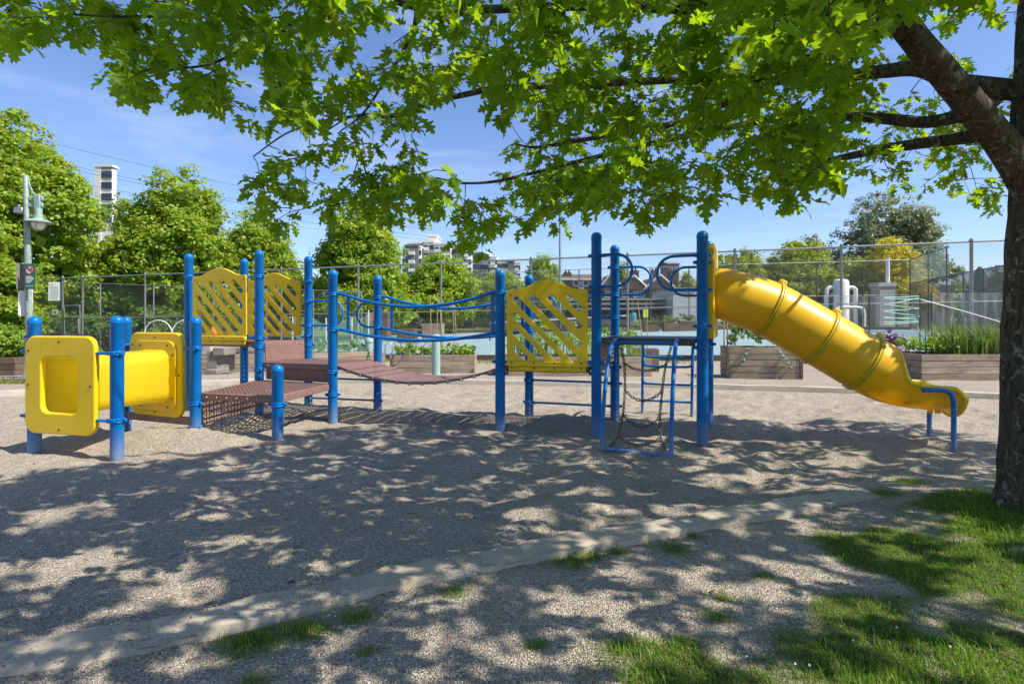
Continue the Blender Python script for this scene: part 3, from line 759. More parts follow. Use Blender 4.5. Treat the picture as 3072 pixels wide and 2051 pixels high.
def bar(i, j, z, r=.0155): MB().tube([Pz(i, z), Pz(j, z)], r, 10).build('cross_bar', M['blue'], PS)
bar(13, 15, .503); bar(13, 15, .177); bar(9, 11, .447); bar(9, 11, .125)

# moulded panels
def curve_mesh(name, splines, ext, bev, mat):
    cu = bpy.data.curves.new(name, 'CURVE'); cu.dimensions = '2D'; cu.fill_mode = 'BOTH'; cu.extrude = ext; cu.bevel_depth = bev; cu.bevel_resolution = 2; cu.resolution_u = 6
    for pts in splines:
        sp = cu.splines.new('POLY'); sp.points.add(len(pts) - 1)
        for p, q in zip(sp.points, pts): p.co = (q[0], q[1], 0, 1)
        sp.use_cyclic_u = True
    o = bpy.data.objects.new('tmp', cu); COL.objects.link(o)
    bpy.context.view_layer.update()
    dg = bpy.context.evaluated_depsgraph_get(); me = bpy.data.meshes.new_from_object(o.evaluated_get(dg))
    bpy.data.objects.remove(o); bpy.data.curves.remove(cu)
    me.name = name; me.materials.clear(); me.materials.append(mat); me.shade_smooth(); me.set_sharp_from_angle(angle=math.radians(35))
    return me
def slot(x0, y0, x1, y1, r, n=8):
    a = math.atan2(y1 - y0, x1 - x0); pts = []
    for k in range(n + 1):
        t = a + math.pi / 2 - math.pi * k / n; pts.append((x1 + r * math.cos(t), y1 + r * math.sin(t)))
    for k in range(n + 1):
        t = a - math.pi / 2 - math.pi * k / n; pts.append((x0 + r * math.cos(t), y0 + r * math.sin(t)))
    return pts
def rrect(x0, y0, x1, y1, r, n=8):
    pts = []
    for cx_, cy_, a0 in ((x1 - r, y1 - r, 0), (x0 + r, y1 - r, 90), (x0 + r, y0 + r, 180), (x1 - r, y0 + r, 270)):
        for k in range(n + 1):
            a = math.radians(a0 + 90 * k / n); pts.append((cx_ + r * math.cos(a), cy_ + r * math.sin(a)))
    return pts
def lattice_panel(w):
    s = w; out = [(0.02, -.876 * s), (w - .02, -.876 * s), (w, -.856 * s), (w, -.02), (w - .015, -.002)]
    for k in range(25):
        t = k / 24; u = .93 - .86 * t
        y = .118 * s * (0.5 - 0.5 * math.cos(2 * math.pi * min(1, max(0, (t - .04) / .92)))) ** .85
        out.append((u * w, y))
    out += [(.015, -.002), (0, -.02), (0, -.856 * s)]
    SL = [(.115, .115, .84, .84), (.33, .105, .895, .667), (.55, .095, .895, .44), (.77, .095, .895, .22), (.105, .315, .63, .84), (.105, .525, .42, .84), (.105, .725, .22, .84)]
    holes = [slot(a * s, -b_ * s, c * s, -d * s, .047 * s) for a, b_, c, d in SL]
    return curve_mesh('lattice_panel', [out] + holes, .014, .006, M['yellow'])
def place_panel(me, a, b_, w, z_top, off, name='lattice_panel'):
    u = (b_ - a); u.z = 0; u.normalize(); n = Vector((-u.y, u.x, 0)); n = n if n.y < 0 else -n
    c = (a + b_) / 2; o0 = c - u * (w / 2) + n * off; o0.z = z_top
    ax = (u, Vector((0, 0, 1)), u.cross(Vector((0, 0, 1))))
    o = put(name, me, PS, o0, quat_from_axes(ax)); return o, u, n, o0
def full_panel(i, j, w, z_top, off, rails=True):
    me = lattice_panel(w); o, u, n, o0 = place_panel(me, P2(i), P2(j), w, z_top, off)
    OFFp = OFF[PS.name]
    zb = z_top - .876 * w
    if rails:
        for (dz0, dz1, th, of, inset) in ((-.005, -.072, .05, .018, .0), (-.075, -.135, .03, .005, .03)):
            c = o0 + u * (w / 2) + n * of; c.z = zb + (dz0 + dz1) / 2
            r_ = MB().box(c, (w / 2 - inset / 2, th / 2, abs(dz1 - dz0) / 2), (u, -n, Vector((0, 0, 1))), .008).build('kick_rail', M['yellow'], PS)
            bolts(r_, [c + u * (w * f) + n * (th / 2) + Vector((0, 0, .012)) for f in (-.44, -.16, .10, .43)], n, .009, 'rust')
    for f in (0.04, .96):
        for dz in (-.06, -.30 if f < .5 else -.22):
            bolts(PS, [o0 + u * (w * f) + n * .021 + Vector((0, 0, dz))], n, .007, 'rust')
    for z in (z_top - .03, zb - .02):       # stub arms that clamp the panel to its posts
        for pi, f in ((i, 0), (j, 1)):
            e = o0 + u * (w * f); e.z = z; p = Pz(pi, z) + n * .05
            MB().tube([p, e.lerp(p, .15) if (e - p).length > .05 else e + (u if f else -u) * .03], .014, 8).build('panel_arm', M['blue'], PS)
full_panel(6, 8, 1.02, 2.035, .06); full_panel(7, 9, 1.02, 2.02, .03, False); full_panel(12, 14, 1.0, 1.745, .05)

# crawl tunnel between P1/P2 and P3/P4
def tunnel_panel(i, j, c0, z0, z1, w, off, hole):
    u = (P2(j) - P2(i)).normalized(); n = Vector((-u.y, u.x, 0)); n = n if n.y < 0 else -n
    h = z1 - z0
    me = curve_mesh('tunnel_panel', [rrect(-w / 2, 0, w / 2, h, .115), rrect(*hole, .10)], .012, .018, M['yellow'])
    o0 = Vector((c0.x, c0.y, z0)) + n * off
    o = put('tunnel_panel', me, PS, o0, quat_from_axes((u, Vector((0, 0, 1)), u.cross(Vector((0, 0, 1))))))
    bolts(PS, [o0 + u * (w * fx) + Vector((0, 0, h * fz)) + n * .03 for fx, fz in ((-.46, .5), (.46, .5), (0, .035), (-.46, .86), (0, .955))], n, .011, 'rust')
    return u, n
u1 = (P2(2) - P2(1)).normalized(); C1 = P2(1) + u1 * .445; C2 = (P2(3) + P2(4)) / 2 + (P2(4) - P2(3)).normalized() * .0
ua, na = tunnel_panel(1, 2, C1, .195, 1.19, .90, .055, (-.26, .19, .26, .81))
ub, nb_ = tunnel_panel(3, 4, C2, .215, 1.205, .90, .03, (-.26, .17, .26, .79))
def tube_loft(A, B, ua_, ub_, w, h, zc, steps, nm, fl=(0, 0)):
    b = MB(); V = []; Fs = []; prof = rrect(-.5, -.5, .5, .5, .22, 9); k = len(prof)
    for i in range(steps + 1):
        t = i / steps; p = A.lerp(B, t); u = ua_.lerp(ub_, t).normalized()
        s = 1.0 + (.10 * max(0, 1 - t / .14) ** 2) * fl[0] + (.10 * max(0, (t - .86) / .14) ** 2) * fl[1] - .05 * math.sin(math.pi * t)
        for (x, y) in prof: V.append(p + u * (x * w * s) + Vector((0, 0, zc + y * h * s)))
    for i in range(steps):
        for j in range(k): Fs.append((i * k + j, i * k + (j + 1) % k, (i + 1) * k + (j + 1) % k, (i + 1) * k + j))
    b.add(V, Fs); o = b.build(nm, M['yellow_tube'], PS, True, 60)
    sd = o.modifiers.new('wall', 'SOLIDIFY'); sd.thickness = .012; sd.offset = 0
    return o
tube_loft(C1 + na * .04, C2 + nb_ * .0, ua, ub, .53, .62, .695, 22, 'crawl_tube', (1, 1))
fl = curve_mesh('tube_flange', [rrect(-.37, -.42, .37, .42, .13), rrect(-.262, -.305, .262, .305, .10)], .006, .008, M['yellow'])
put('tube_flange', fl, PS, Vector((C2.x, C2.y, .695)) + nb_ * .065, quat_from_axes((ub, Vector((0, 0, 1)), ub.cross(Vector((0, 0, 1))))))
bolts(PS, [Vector((C2.x, C2.y, .695)) + nb_ * .08 + ub * fx + Vector((0, 0, fz)) for fx, fz in ((-.24, .37), (.24, .37), (.33, .26), (.33, -.26), (.24, -.37), (-.24, -.37))], nb_, .010, 'rust')
for pi, z in ((1, 1.04), (1, .354), (2, 1.033), (2, .343)):      # clamps' arms to the panel
    d = -u1 if pi == 2 else -u1
    p = Pz(pi, z) + na * .06
    MB().tube([p + u1 * .05, p - u1 * (.20 if pi == 2 else .10)], .017, 8).build('panel_arm', M['blue'], PS)
    MB().box(p - na * .0, (.05, .02, .02), axes_from(u1), .005).build('panel_arm', M['blue'], PS)
for pi, z in ((3, 1.05), (4, 1.04)):
    p = Pz(pi, z) + nb_ * .05; d = ub if pi == 3 else -ub
    MB().tube([p, p + d * .13], .015, 8).build('panel_arm', M['blue'], PS)

# tube slide from P16/P17
SM = (P2(16) + P2(17)) / 2; ps = (P2(17) - P2(16)).normalized(); so = Vector((ps.y, -ps.x, 0))
def slide_path():
    pts = [SM + Vector((0.05, 0, 1.70)), SM + so * .22 + Vector((0, 0, 1.69)), Vector((3.10, 6.84, 1.50)), Vector((3.65, 6.72, 1.165)), Vector((4.11, 6.63, .875)), Vector((4.40, 6.56, .722)), Vector((4.70, 6.49, .660)), Vector((4.96, 6.43, .655))]
    return pts
me = curve_mesh('slide_panel', [rrect(-.46, 0, .46, 1.08, .06), rrect(-.31, .20, .31, .86, .30)], .020, .012, M['yellow'])
put('slide_panel', me, PS, SM + so * .09 + Vector((0, 0, 1.17)), quat_from_axes((ps, Vector((0, 0, 1)), ps.cross(Vector((0, 0, 1))))))
SP = crom(slide_path(), 12)
def frames(pts):
    fr = []
    for i in range(len(pts)):
        t = (pts[min(i + 1, len(pts) - 1)] - pts[max(i - 1, 0)]).normalized()
        s = Vector((-t.y, t.x, 0)).normalized(); up = t.cross(s) * -1
        if up.z < 0: up = -up
        fr.append((t, s, up))
    return fr
FRM = frames(SP); RS = .335; i3 = 48  # index of ring 3
def ring_idx(k): return k * 12
def RSf(i): return .292 + .043 * float(sstep(2, 26, i))
def tube_section(i0, i1, nm):
    b = MB(); V = []; Fs = []; n = 30; k = 0
    for i in range(i0, i1 + 1):
        t, s, up = FRM[i]; r = RSf(i)
        for j in range(n):
            a = 2 * math.pi * j / n; V.append(SP[i] + s * (r * math.sin(a)) + up * (-r * math.cos(a)))
    m = i1 - i0 + 1
    for i in range(m - 1):
        for j in range(n): Fs.append((i * n + j, i * n + (j + 1) % n, (i + 1) * n + (j + 1) % n, (i + 1) * n + j))
    b.add(V, Fs); o = b.build(nm, M['yellow_slide'] if 'yellow_slide' in M else M['yellow'], PS, True, 60)
    sd = o.modifiers.new('wall', 'SOLIDIFY'); sd.thickness = .012; sd.offset = -1
    return o
secs = [tube_section(3, 24, 'slide_tube'), tube_section(24, 36, 'slide_tube'), tube_section(36, 48, 'slide_tube')]
for ri, sec in ((24, secs[0]), (36, secs[1]), (48, secs[2])):
    t, s, up = FRM[ri]; c = SP[ri]
    for d_ in (-.014, .014):
        MB().lathe(c + t * d_, [(RS - .004, -.012), (RS + .016, -.012), (RS + .021, -.006), (RS + .021, .006), (RS + .016, .012), (RS - .004, .012)], 36, (s, up, t)).build('joint_ring', M['ring'], sec)
    for a in range(5):
        an = a * math.pi * 2 / 5 + .35
        p = c + (s * math.sin(an) + up * math.cos(an)) * (RS + .012)
        MB().lathe(p, [(.008, -.026), (.008, .026), (.004, .030)], 8, (s, up, t)).build('ring_bolt', M['rust'], sec)
    p = c + up * (RS + .030)
    MB().box(p, (.045, .03, .028), (t, s, up), .012).build('ring_lug', M['yellow'], sec)
# open chute
b = MB(); V = []; Fs = []; nc = 28; rimL = []; rimR = []
I0, I1 = 48, len(SP) - 1
for i in range(I0, I1 + 1):
    f = (i - I0) / (I1 - I0); t, s, up = FRM[i]
    th = math.radians(180 - 94 * sstep(.05, .42, f) - 8 * sstep(.8, 1, f)); r = RS * (1.0 - .02 * f)
    fl_ = 1 - .14 * f
    drop = -.06 * max(0, f - .86) / .14
    for j in range(nc + 1):
        a = -th + 2 * th * j / nc
        p = SP[i] + s * (r * math.sin(a) * (1 + .04 * f)) + up * (-r * math.cos(a) * fl_) + Vector((0, 0, drop))
        V.append(p)
        if j == 0: rimL.append(p)
        if j == nc: rimR.append(p)
m = I1 - I0 + 1
for i in range(m - 1):
    for j in range(nc): Fs.append((i * (nc + 1) + j, i * (nc + 1) + j + 1, (i + 1) * (nc + 1) + j + 1, (i + 1) * (nc + 1) + j))
b.add(V, Fs); chute = b.build('slide_chute', M['yellow_slide'], PS, True, 60)
sd = chute.modifiers.new('wall', 'SOLIDIFY'); sd.thickness = .012; sd.offset = 0
for rim in (rimL, rimR): MB().tube(rim, [.012 + .016 * float(sstep(.1, .4, i / len(rim))) for i in range(len(rim))], 10).build('chute_rim', M['yellow'], chute)
last = [Vector(V[(m - 1) * (nc + 1) + j]) for j in range(nc + 1)]
tt = FRM[-1][0]
MB().tube([p + tt * .008 - Vector((0, 0, .010)) for p in last], .026, 12).build('chute_lip', M['yellow'], chute)
for k in (30, 33): MB().lathe(SP[I0 + k - 3] - Vector((0, 0, RS * .9 + .02)), [(.03, -.02), (.03, .02)], 10).build('chute_boss', M['yellow'], chute)
leg = crom([(4.42, 6.10, .62), (4.58, 6.085, .622), (4.69, 6.08, .598), (4.735, 6.08, .51), (4.74, 6.08, .3), (4.74, 6.08, -.2)], 6)
MB().tube(leg, .026, 12).build('slide_leg', M['blue'], PS)
leg = crom([(4.72, 6.84, .615), (4.90, 6.83, .612), (5.0, 6.83, .58), (5.03, 6.83, .50), (5.03, 6.83, .3), (5.03, 6.83, -.2)], 6)
MB().tube(leg, .026, 12).build('slide_leg', M['blue'], PS)

# chain net climber in front of the high deck
TL = Vector((1.27, 6.85, 0)); TR = Vector((1.92, 6.56, 0)); BO = Vector((-.334, -.91, 0)) / .97
prof = [(0, 1.125), (.12, 1.135), (.30, 1.11), (.45, 1.03), (.63, .84), (.80, .56), (.90, .25), (.955, 0), (.965, -.12)]
for T_, nm in ((TL, 'l'), (TR, 'r')):
    MB().tube(crom([T_ + BO * d + Vector((0, 0, z)) for d, z in prof], 5), .0225, 12).build('net_rail', M['blue'], PS)
bl = TL + BO * .955 + Vector((0, 0, .03)); br = TR + BO * .955 + Vector((0, 0, .015))
MB().tube([bl, br], .0215, 12).build('net_bar', M['blue'], PS)
MB().tube([TL + Vector((0, 0, 1.105)) + BO * .06, TR + Vector((0, 0, 1.105)) + BO * .06], .02, 12).build('net_bar', M['blue'], PS)
def chain(pts, r=.0054, L=.046):
    P = crom(pts, 16); d = [0]
    for i in range(1, len(P)): d.append(d[-1] + (P[i] - P[i - 1]).length)
    tot = d[-1]; n = max(2, int(tot / (L * .74))); b = MB()
    def at(s):
        i = min(max(np.searchsorted(d, s) - 1, 0), len(P) - 2); f = (s - d[i]) / max(1e-9, d[i + 1] - d[i]); return P[i].lerp(P[i + 1], f)
    for k in range(n):
        s = (k + .5) * tot / n; c = at(s); t = (at(min(tot, s + .01)) - at(max(0, s - .01))).normalized()
        a = t.orthogonal().normalized(); bb = t.cross(a); rot = (.25 if k % 2 else .25 + math.pi / 2) + rnd.uniform(-.25, .25)
        sdv = a * math.cos(rot) + bb * math.sin(rot)
        loop = []
        for j in range(10):
            an = 2 * math.pi * j / 10; loop.append(c + t * (math.cos(an) * L * .5) + sdv * (math.sin(an) * L * .30))
        b.tube(loop, r, 5, False, True)
    return b.build('chain', M['chain'], PS)
def cw(px, py):       # crop of the photograph at 3.136x from (1720, 900), on the plane of the net
    px = 1720 + px / 3.136; py = 900 + py / 3.136
    Y = 6.55
    for _ in range(12):
        z = CAM_H - (py - 961) / F * Y; f = min(1, max(0, (1.1 - z) / 1.07)); 
        x = (px - 1536) / F * Y; s = (x - 1.27) / .65
        Y = 6.85 - .29 * min(1.2, max(-.5, s)) - .80 * f
    return W(px, py, Y)
chain([cw(*p) for p in ((440, 425), (460, 500), (478, 590), (484, 700), (486, 840), (474, 1000), (466, 1080), (445, 1180), (425, 1280))])
chain([cw(425, 1280), cw(380, 1340), cw(322, 1400)])
chain([cw(*p) for p in ((925, 425), (900, 510), (874, 600), (852, 720), (836, 850), (822, 1000), (814, 1095), (822, 1290), (845, 1350), (862, 1405))])
for tr in (((476, 592), (560, 640), (680, 662), (790, 645), (872, 602)), ((488, 846), (560, 915), (660, 945), (760, 915), (838, 850)), ((468, 1078), (540, 1150), (640, 1195), (740, 1165), (814, 1095)), ((425, 1280), (520, 1340), (620, 1362), (720, 1345), (822, 1290))):
    chain([cw(*p) for p in tr])
# looped ladder behind the high deck
BL = Vector((1.955, 8.50, 0)); BRr = Vector((2.61, 8.23, 0)); BK = -BO
def lad(f, z, s):     # f out from deck edge 0..1
    top = Vector((1.80, 7.75, 0)) if s == 0 else Vector((2.42, 7.52, 0)); bot = BL if s == 0 else BRr
    p = top.lerp(bot, f); p.z = z; return p
lprof = [(0, 1.13), (.35, 1.10), (.55, .95), (.70, .70), (.85, .40), (.97, .10), (1.0, -.15)]
for s in (0, 1): MB().tube(crom([lad(f, z, s) for f, z in lprof], 5), .021, 10).build('ladder_rail', M['blue'], PS)
for f, z, c in ((.30, .86, .10), (.52, .72, .10), (.74, .45, .04), (.93, .185, .0)):
    a, d = lad(f, z, 0), lad(f, z, 1); u = (d - a).normalized()
    pts = [a + Vector((0, 0, c + .06)), a + u * .015 + Vector((0, 0, c * .5)), a + u * .08, d - u * .08, d - u * .015 + Vector((0, 0, c * .5)), d + Vector((0, 0, c + .06))] if c > .02 else [a, d]
    MB().tube(crom(pts, 5) if c > .02 else pts, .0175, 10).build('ladder_rung', M['blue'], PS)

# ------------------------------------------------------------------ the oak
OAK = thing('oak_tree', 'big oak tree with dark trunk at right edge, leafy boughs overhead', 'tree', (3.58, 3.9, 0))
def limb(pts, rads, nm='limb', n=12, rough=.06, sub=6):
    P = crom(pts, sub); m = len(P); tt = [i / (m - 1) * (len(pts) - 1) for i in range(m)]
    R_ = [float(np.interp(t, range(len(pts)), rads)) for t in tt]
    b = MB(); b.tube(P, R_, n)
    for i, v in enumerate(b.v):
        k = min(i // n, m - 1); c = P[k]; d = Vector(v) - c
        q = 1 + rough * 2 * (float(vnoise(v[0] * 9 + v[2] * 5, v[1] * 9 - v[2] * 3)) - .5) + rough * .8 * math.sin((i % n) * 2 * math.pi / n * 5 + v[2] * 3)
        b.v[i] = tuple(c + d * q)
    return b, P, R_
NODES = []; NRAD = []
def reg(P, R_):
    for p, r in zip(P, R_): NODES.append(p.copy()); NRAD.append(r)
b, P_, R_ = limb([(3.66, 3.90, -.25), (3.65, 3.90, .03), (3.64, 3.90, .25), (3.635, 3.9, .7), (3.635, 3.9, 1.4), (3.64, 3.9, 1.9), (3.65, 3.91, 2.45), (3.68, 3.93, 3.1), (3.72, 3.95, 4.0), (3.75, 4.0, 5.2), (3.7, 4.05, 6.6), (3.65, 4.1, 7.6)],
                 [.37, .305, .245, .212, .198, .190, .170, .15, .135, .11, .07, .03], 'trunk', 28, .05, 8)
trunk = b.build('trunk', M['bark'], OAK, True, 80); reg(P_[40:], R_[40:])
BR_ = []
def branch(pts, rads, n=10, nm='limb'):
    b, P_, R_ = limb(pts, rads, nm, n, .05, 6); b.build(nm, M['bark'], OAK, True, 80); reg(P_, R_)
limb1 = [Vector((3.68, 3.88, 2.05)), W(3030, 465, 3.8), W(2908, 312, 3.64), W(2818, 205, 3.5), W(2728, 95, 3.38), W(2640, -20, 3.3), W(2540, -160, 3.25), W(2380, -420, 3.3)]
branch(limb1, [.112, .100, .088, .081, .075, .070, .06, .03], 14)
branch([W(2700, 60, 3.36), W(2560, 70, 3.35), W(2432, 58, 3.42), W(2300, 38, 3.55), W(2173, 12, 3.68), W(2050, 26, 3.8), W(1800, 18, 3.9), W(1600, 24, 3.92), W(1400, 30, 3.95), W(1250, 22, 3.98), W(1170, -4, 4.0), W(1050, -60, 4.0), W(900, -110, 3.9), W(700, -120, 3.7)],
       [.055, .050, .046, .042, .038, .035, .033, .031, .029, .026, .023, .019, .013, .007])
stem = lambda z: Vector((3.66, 3.93, z))
branch([stem(2.95), W(2880, 250, 4.15), W(2760, 208, 4.25), W(2650, 215, 4.35), W(2540, 228, 4.45), W(2350, 240, 4.5), W(2200, 300, 4.55), W(2060, 360, 4.6), W(1950, 385, 4.6), W(1734, 422, 4.7), W(1609, 442, 4.75), W(1540, 430, 4.8)],
       [.075, .065, .058, .05, .044, .036, .03, .026, .023, .018, .012, .006])
branch([W(2350, 240, 4.5), W(2200, 235, 4.4), W(2050, 240, 4.35), W(1900, 246, 4.3), W(1700, 256, 4.25), W(1500, 264, 4.2), W(1400, 283, 4.2), W(1310, 304, 4.2), W(1171, 350, 4.2), W(1090, 345, 4.2), W(960, 370, 4.2), W(860, 400, 4.1), W(760, 470, 4.0)],
       [.030, .028, .027, .026, .025, .023, .021, .019, .016, .012, .009, .006, .004])
branch([stem(2.55), W(2920, 352, 4.1), W(2780, 366, 4.3), W(2606, 353, 4.6), W(2405, 346, 4.9), W(2200, 380, 5.1), W(2000, 420, 5.2), W(1870, 450, 5.2), W(1747, 482, 5.2), W(1586, 522, 5.2), W(1480, 545, 5.2), W(1381, 549, 5.2), W(1300, 535, 5.2), W(1200, 560, 5.1), W(1100, 600, 5.0)],
       [.06, .052, .046, .04, .034, .030, .026, .023, .020, .016, .013, .010, .008, .006, .004])
branch([W(1250, 22, 3.98), W(1240, 90, 3.95), W(1200, 170, 3.9), W(1150, 250, 3.85), W(1090, 340, 3.8), W(1020, 395, 3.75)], [.016, .014, .012, .010, .008, .004])
branch([W(900, -110, 3.9), W(720, -20, 3.5), W(560, 40, 3.2), W(400, 50, 2.95), W(250, 45, 2.8), W(130, 40, 2.7)], [.012, .010, .008, .007, .005, .003])
branch([W(1050, -60, 4.0), W(900, 60, 3.7), W(760, 130, 3.5), W(640, 190, 3.3), W(520, 210, 3.2), W(420, 240, 3.1)], [.016, .012, .010, .008, .006, .003])
branch([stem(2.7), Vector((3.4, 5.0, 2.9)), Vector((3.1, 6.0, 3.0)), Vector((2.8, 6.7, 3.0))], [.06, .045, .025, .006])
branch([stem(3.0), Vector((4.2, 4.8, 3.3)), Vector((4.6, 5.8, 3.3)), Vector((4.8, 6.5, 3.25))], [.06, .045, .025, .006])
branch([stem(3.2), Vector((4.6, 4.1, 3.6)), Vector((5.8, 4.2, 3.9)), Vector((7.0, 4.3, 4.0)), Vector((8.2, 4.3, 3.9))], [.07, .055, .04, .025, .008])
branch([stem(3.4), Vector((4.2, 3.0, 3.8)), Vector((5.0, 2.0, 4.1)), Vector((5.8, 1.2, 4.2))], [.07, .05, .03, .01])
branch([stem(3.6), Vector((3.2, 3.0, 4.0)), Vector((2.6, 2.0, 4.2)), Vector((2.0, 1.2, 4.2)), Vector((1.4, .6, 4.1))], [.07, .05, .035, .02, .008])
branch([stem(4.0), Vector((2.6, 4.2, 4.6)), Vector((1.4, 4.4, 5.0)), Vector((.3, 4.5, 5.0)), Vector((-.8, 4.6, 4.7))], [.07, .055, .04, .025, .01])
branch([stem(4.4), Vector((3.4, 5.2, 5.0)), Vector((3.0, 6.4, 5.3)), Vector((2.6, 7.3, 5.0))], [.06, .045, .03, .01])
branch([stem(4.8), Vector((4.8, 4.8, 5.6)), Vector((5.9, 5.4, 5.9)), Vector((6.8, 5.9, 5.6))], [.06, .045, .03, .01])
branch([stem(5.0), Vector((2.8, 3.2, 5.8)), Vector((1.8, 2.6, 6.2))], [.05, .03, .01])
branch([stem(5.4), Vector((4.6, 3.2, 6.2)), Vector((5.6, 2.6, 6.5))], [.05, .03, .01])

# cluster places: the bough layer in view, and the rest of the crown above and to the right
LB = [(0, 120), (20, 130), (80, 160), (156, 125), (223, 150), (255, 120), (286, 190), (335, 255), (424, 325), (480, 335), (560, 338), (670, 330), (720, 345), (725, 420), (735, 600), (790, 690), (880, 735), (930, 690), (960, 640), (1020, 630), (1090, 680), (1160, 690), (1230, 680), (1290, 700), (1360, 765), (1440, 780), (1500, 720), (1560, 705), (1620, 650), (1690, 685), (1760, 640), (1830, 625), (1890, 665), (1948, 690), (2000, 640), (2060, 600), (2118, 650), (2160, 600), (2200, 560), (2240, 620), (2300, 610), (2393, 660), (2440, 600), (2500, 590), (2615, 580), (2700, 610), (2746, 640), (2800, 590), (2860, 600), (2920, 620), (2980, 650), (3000, 640), (3072, 560)]
LBx = [p[0] for p in LB]; LBy = [p[1] for p in LB]
HOLES = [(1385, 430, 85, 125, .96), (1300, 380, 60, 70, .7), (1560, 440, 80, 60, .75), (1190, 90, 60, 70, .8), (800, 390, 60, 45, .85), (930, 440, 50, 60, .5), (590, 120, 60, 40, .5), (2740, 150, 60, 60, .6), (2960, 120, 60, 120, .5), (2560, 540, 70, 50, .5), (2080, 520, 60, 60, .45), (1130, 500, 50, 60, .7), (1000, 560, 40, 60, .6), (2860, 480, 60, 60, .3), (690, 470, 60, 60, .7), (480, 60, 40, 30, .4), (230, 90, 40, 40, .5)]
def in_crown(p, k=1.0):
    return ((p.x - 3.3) / (6.3 * k)) ** 2 + ((p.y - 4.2) / (4.25 * k)) ** 2 < 1
SHX = [-7, -4.9, -4.0, -3.1, -2.76, -2.5, -1, 1.2, 5, 9]; SHY = [4.4, 5.0, 5.55, 6.0, 6.7, 7.5, 7.75, 7.8, 8.2, 8.6]
SUNNY = [(2.55, 2.85, .46), (3.0, 2.4, .3), (.42, 2.5, .30), (.95, 2.95, .30), (-3.3, 4.25, .36), (-2.5, 3.35, .30), (-1.7, 3.5, .26), (2.1, 5.0, .2), (3.4, 5.6, .2), (1.8, 2.3, .22)]
def sh_ok(p):                # the crown's far edge, as told by the edge of its shadow on the gravel
    gx_ = p.x - p.z * SUN_DIR2.x / math.tan(SUN_EL); gy_ = p.y - p.z * SUN_DIR2.y / math.tan(SUN_EL)
    for s_ in (0, .5, 1):       # a gap in the crown lets the sun onto the middle of the slide
        a_ = Vector((3.2, 6.66, 1.72)).lerp(Vector((3.75, 6.55, 1.35)), s_); k_ = (p.z - a_.z) / TO_SUN.z
        if k_ > 0 and (a_ + TO_SUN * k_ - p).length < .42: return False
    for (a_, b_, c_) in SUNNY:
        if (gx_ - a_) ** 2 + ((gy_ - b_)) ** 2 < c_ * c_ and rnd.random() < .85: return False
    return gy_ < np.interp(gx_, SHX, SHY) - .12 + rnd.uniform(-.1, .16) and gx_ > -6.4
clus = []
tries = 0
while len(clus) < 1170 and tries < 90000:
    tries += 1
    px = rnd.uniform(-120, 3200); py = rnd.uniform(-140, 790)
    if py > np.interp(px, LBx, LBy) - 22 * rnd.random(): continue
    if any(((px - a) / c) ** 2 + ((py - b_) / d) ** 2 < 2.1 and rnd.random() < e for a, b_, c, d, e in HOLES): continue
    ymax = 8.2; Y = 2.55 + (ymax - 2.55) * rnd.random() ** 1.15
    # low boughs droop most at the crown's outer, far side
    p = W(px, py, Y)
    if p.z < 1.86 + .02 * Y or p.z > 5.4: continue
    if not in_crown(p, .98) or not sh_ok(p): continue
    if px > 2560 and Y < 4.35 and py > 60: continue
    if px > 2990 and Y < 5.2: continue
    clus.append((p, 0))
for _ in range(26):          # a few twigs hang close to the camera
    px = rnd.uniform(2080, 2760); py = rnd.uniform(-110, 120); Y = rnd.uniform(1.75, 2.3)
    if rnd.random() < .5: px = rnd.uniform(2300, 2620)
    clus.append((W(px, py, Y), 2))
for _ in range(5): clus.append((W(rnd.uniform(30, 190), rnd.uniform(20, 110), rnd.uniform(2.3, 2.5)), 2))
vis = len(clus); tries = 0
while len(clus) < vis + 1620 and tries < 160000:
    tries += 1
    d = Vector((rnd.uniform(-1, 1), rnd.uniform(-1, 1), rnd.uniform(-.55, 1)))
    if d.length > 1 or d.length < .45: continue
    p = Vector((3.3 + d.x * 6.2, 4.2 + d.y * 4.2, 4.4 + d.z * 3.6))
    if p.z < 2.7 or not sh_ok(p): continue
    if p.y > .6:
        px = 1536 + F * p.x / p.y; py = 961 - F * (p.z - CAM_H) / p.y
        if -60 < px < 3140 and -80 < py < 2051:
            continue
    elif p.z < 3.0: continue
    clus.append((p, 1))
# connect every cluster to the nearest piece of wood
NP = [tuple(p) for p in NODES]; arr = np.zeros((90000, 3)); cnt = len(NP); arr[:cnt] = np.array(NP)
dist = [float(np.min(np.linalg.norm(arr[:cnt] - np.array(c[0]), axis=1))) for c in clus]
tw = MB(); tips = []
for idx in np.argsort(dist):
    p, kind = clus[idx]; pa = np.array(p)
    dd = np.linalg.norm(arr[:cnt] - pa, axis=1); j = int(np.argmin(dd)); a = Vector(arr[j]); L = dd[j]
    if L < .02: L = .02
    d = (p - a); mid1 = a + d * .35 + Vector((rnd.uniform(-1, 1), rnd.uniform(-1, 1), rnd.uniform(.1, 1))) * .10 * L; mid2 = a + d * .7 + Vector((rnd.uniform(-1, 1), rnd.uniform(-1, 1), rnd.uniform(0, .9))) * .10 * L
    r0 = min(.014, .0028 + .006 * L)
    tw.tube([a, mid1, mid2, p], [r0, r0 * .75, r0 * .5, .0022], 4, False)
    for q in (mid1, mid2, p):
        arr[cnt] = q; cnt += 1
    tips.append((p, (p - mid2).normalized(), kind))
tag(tw.build('twigs', M['bark'], OAK, True, 80), kind='stuff')
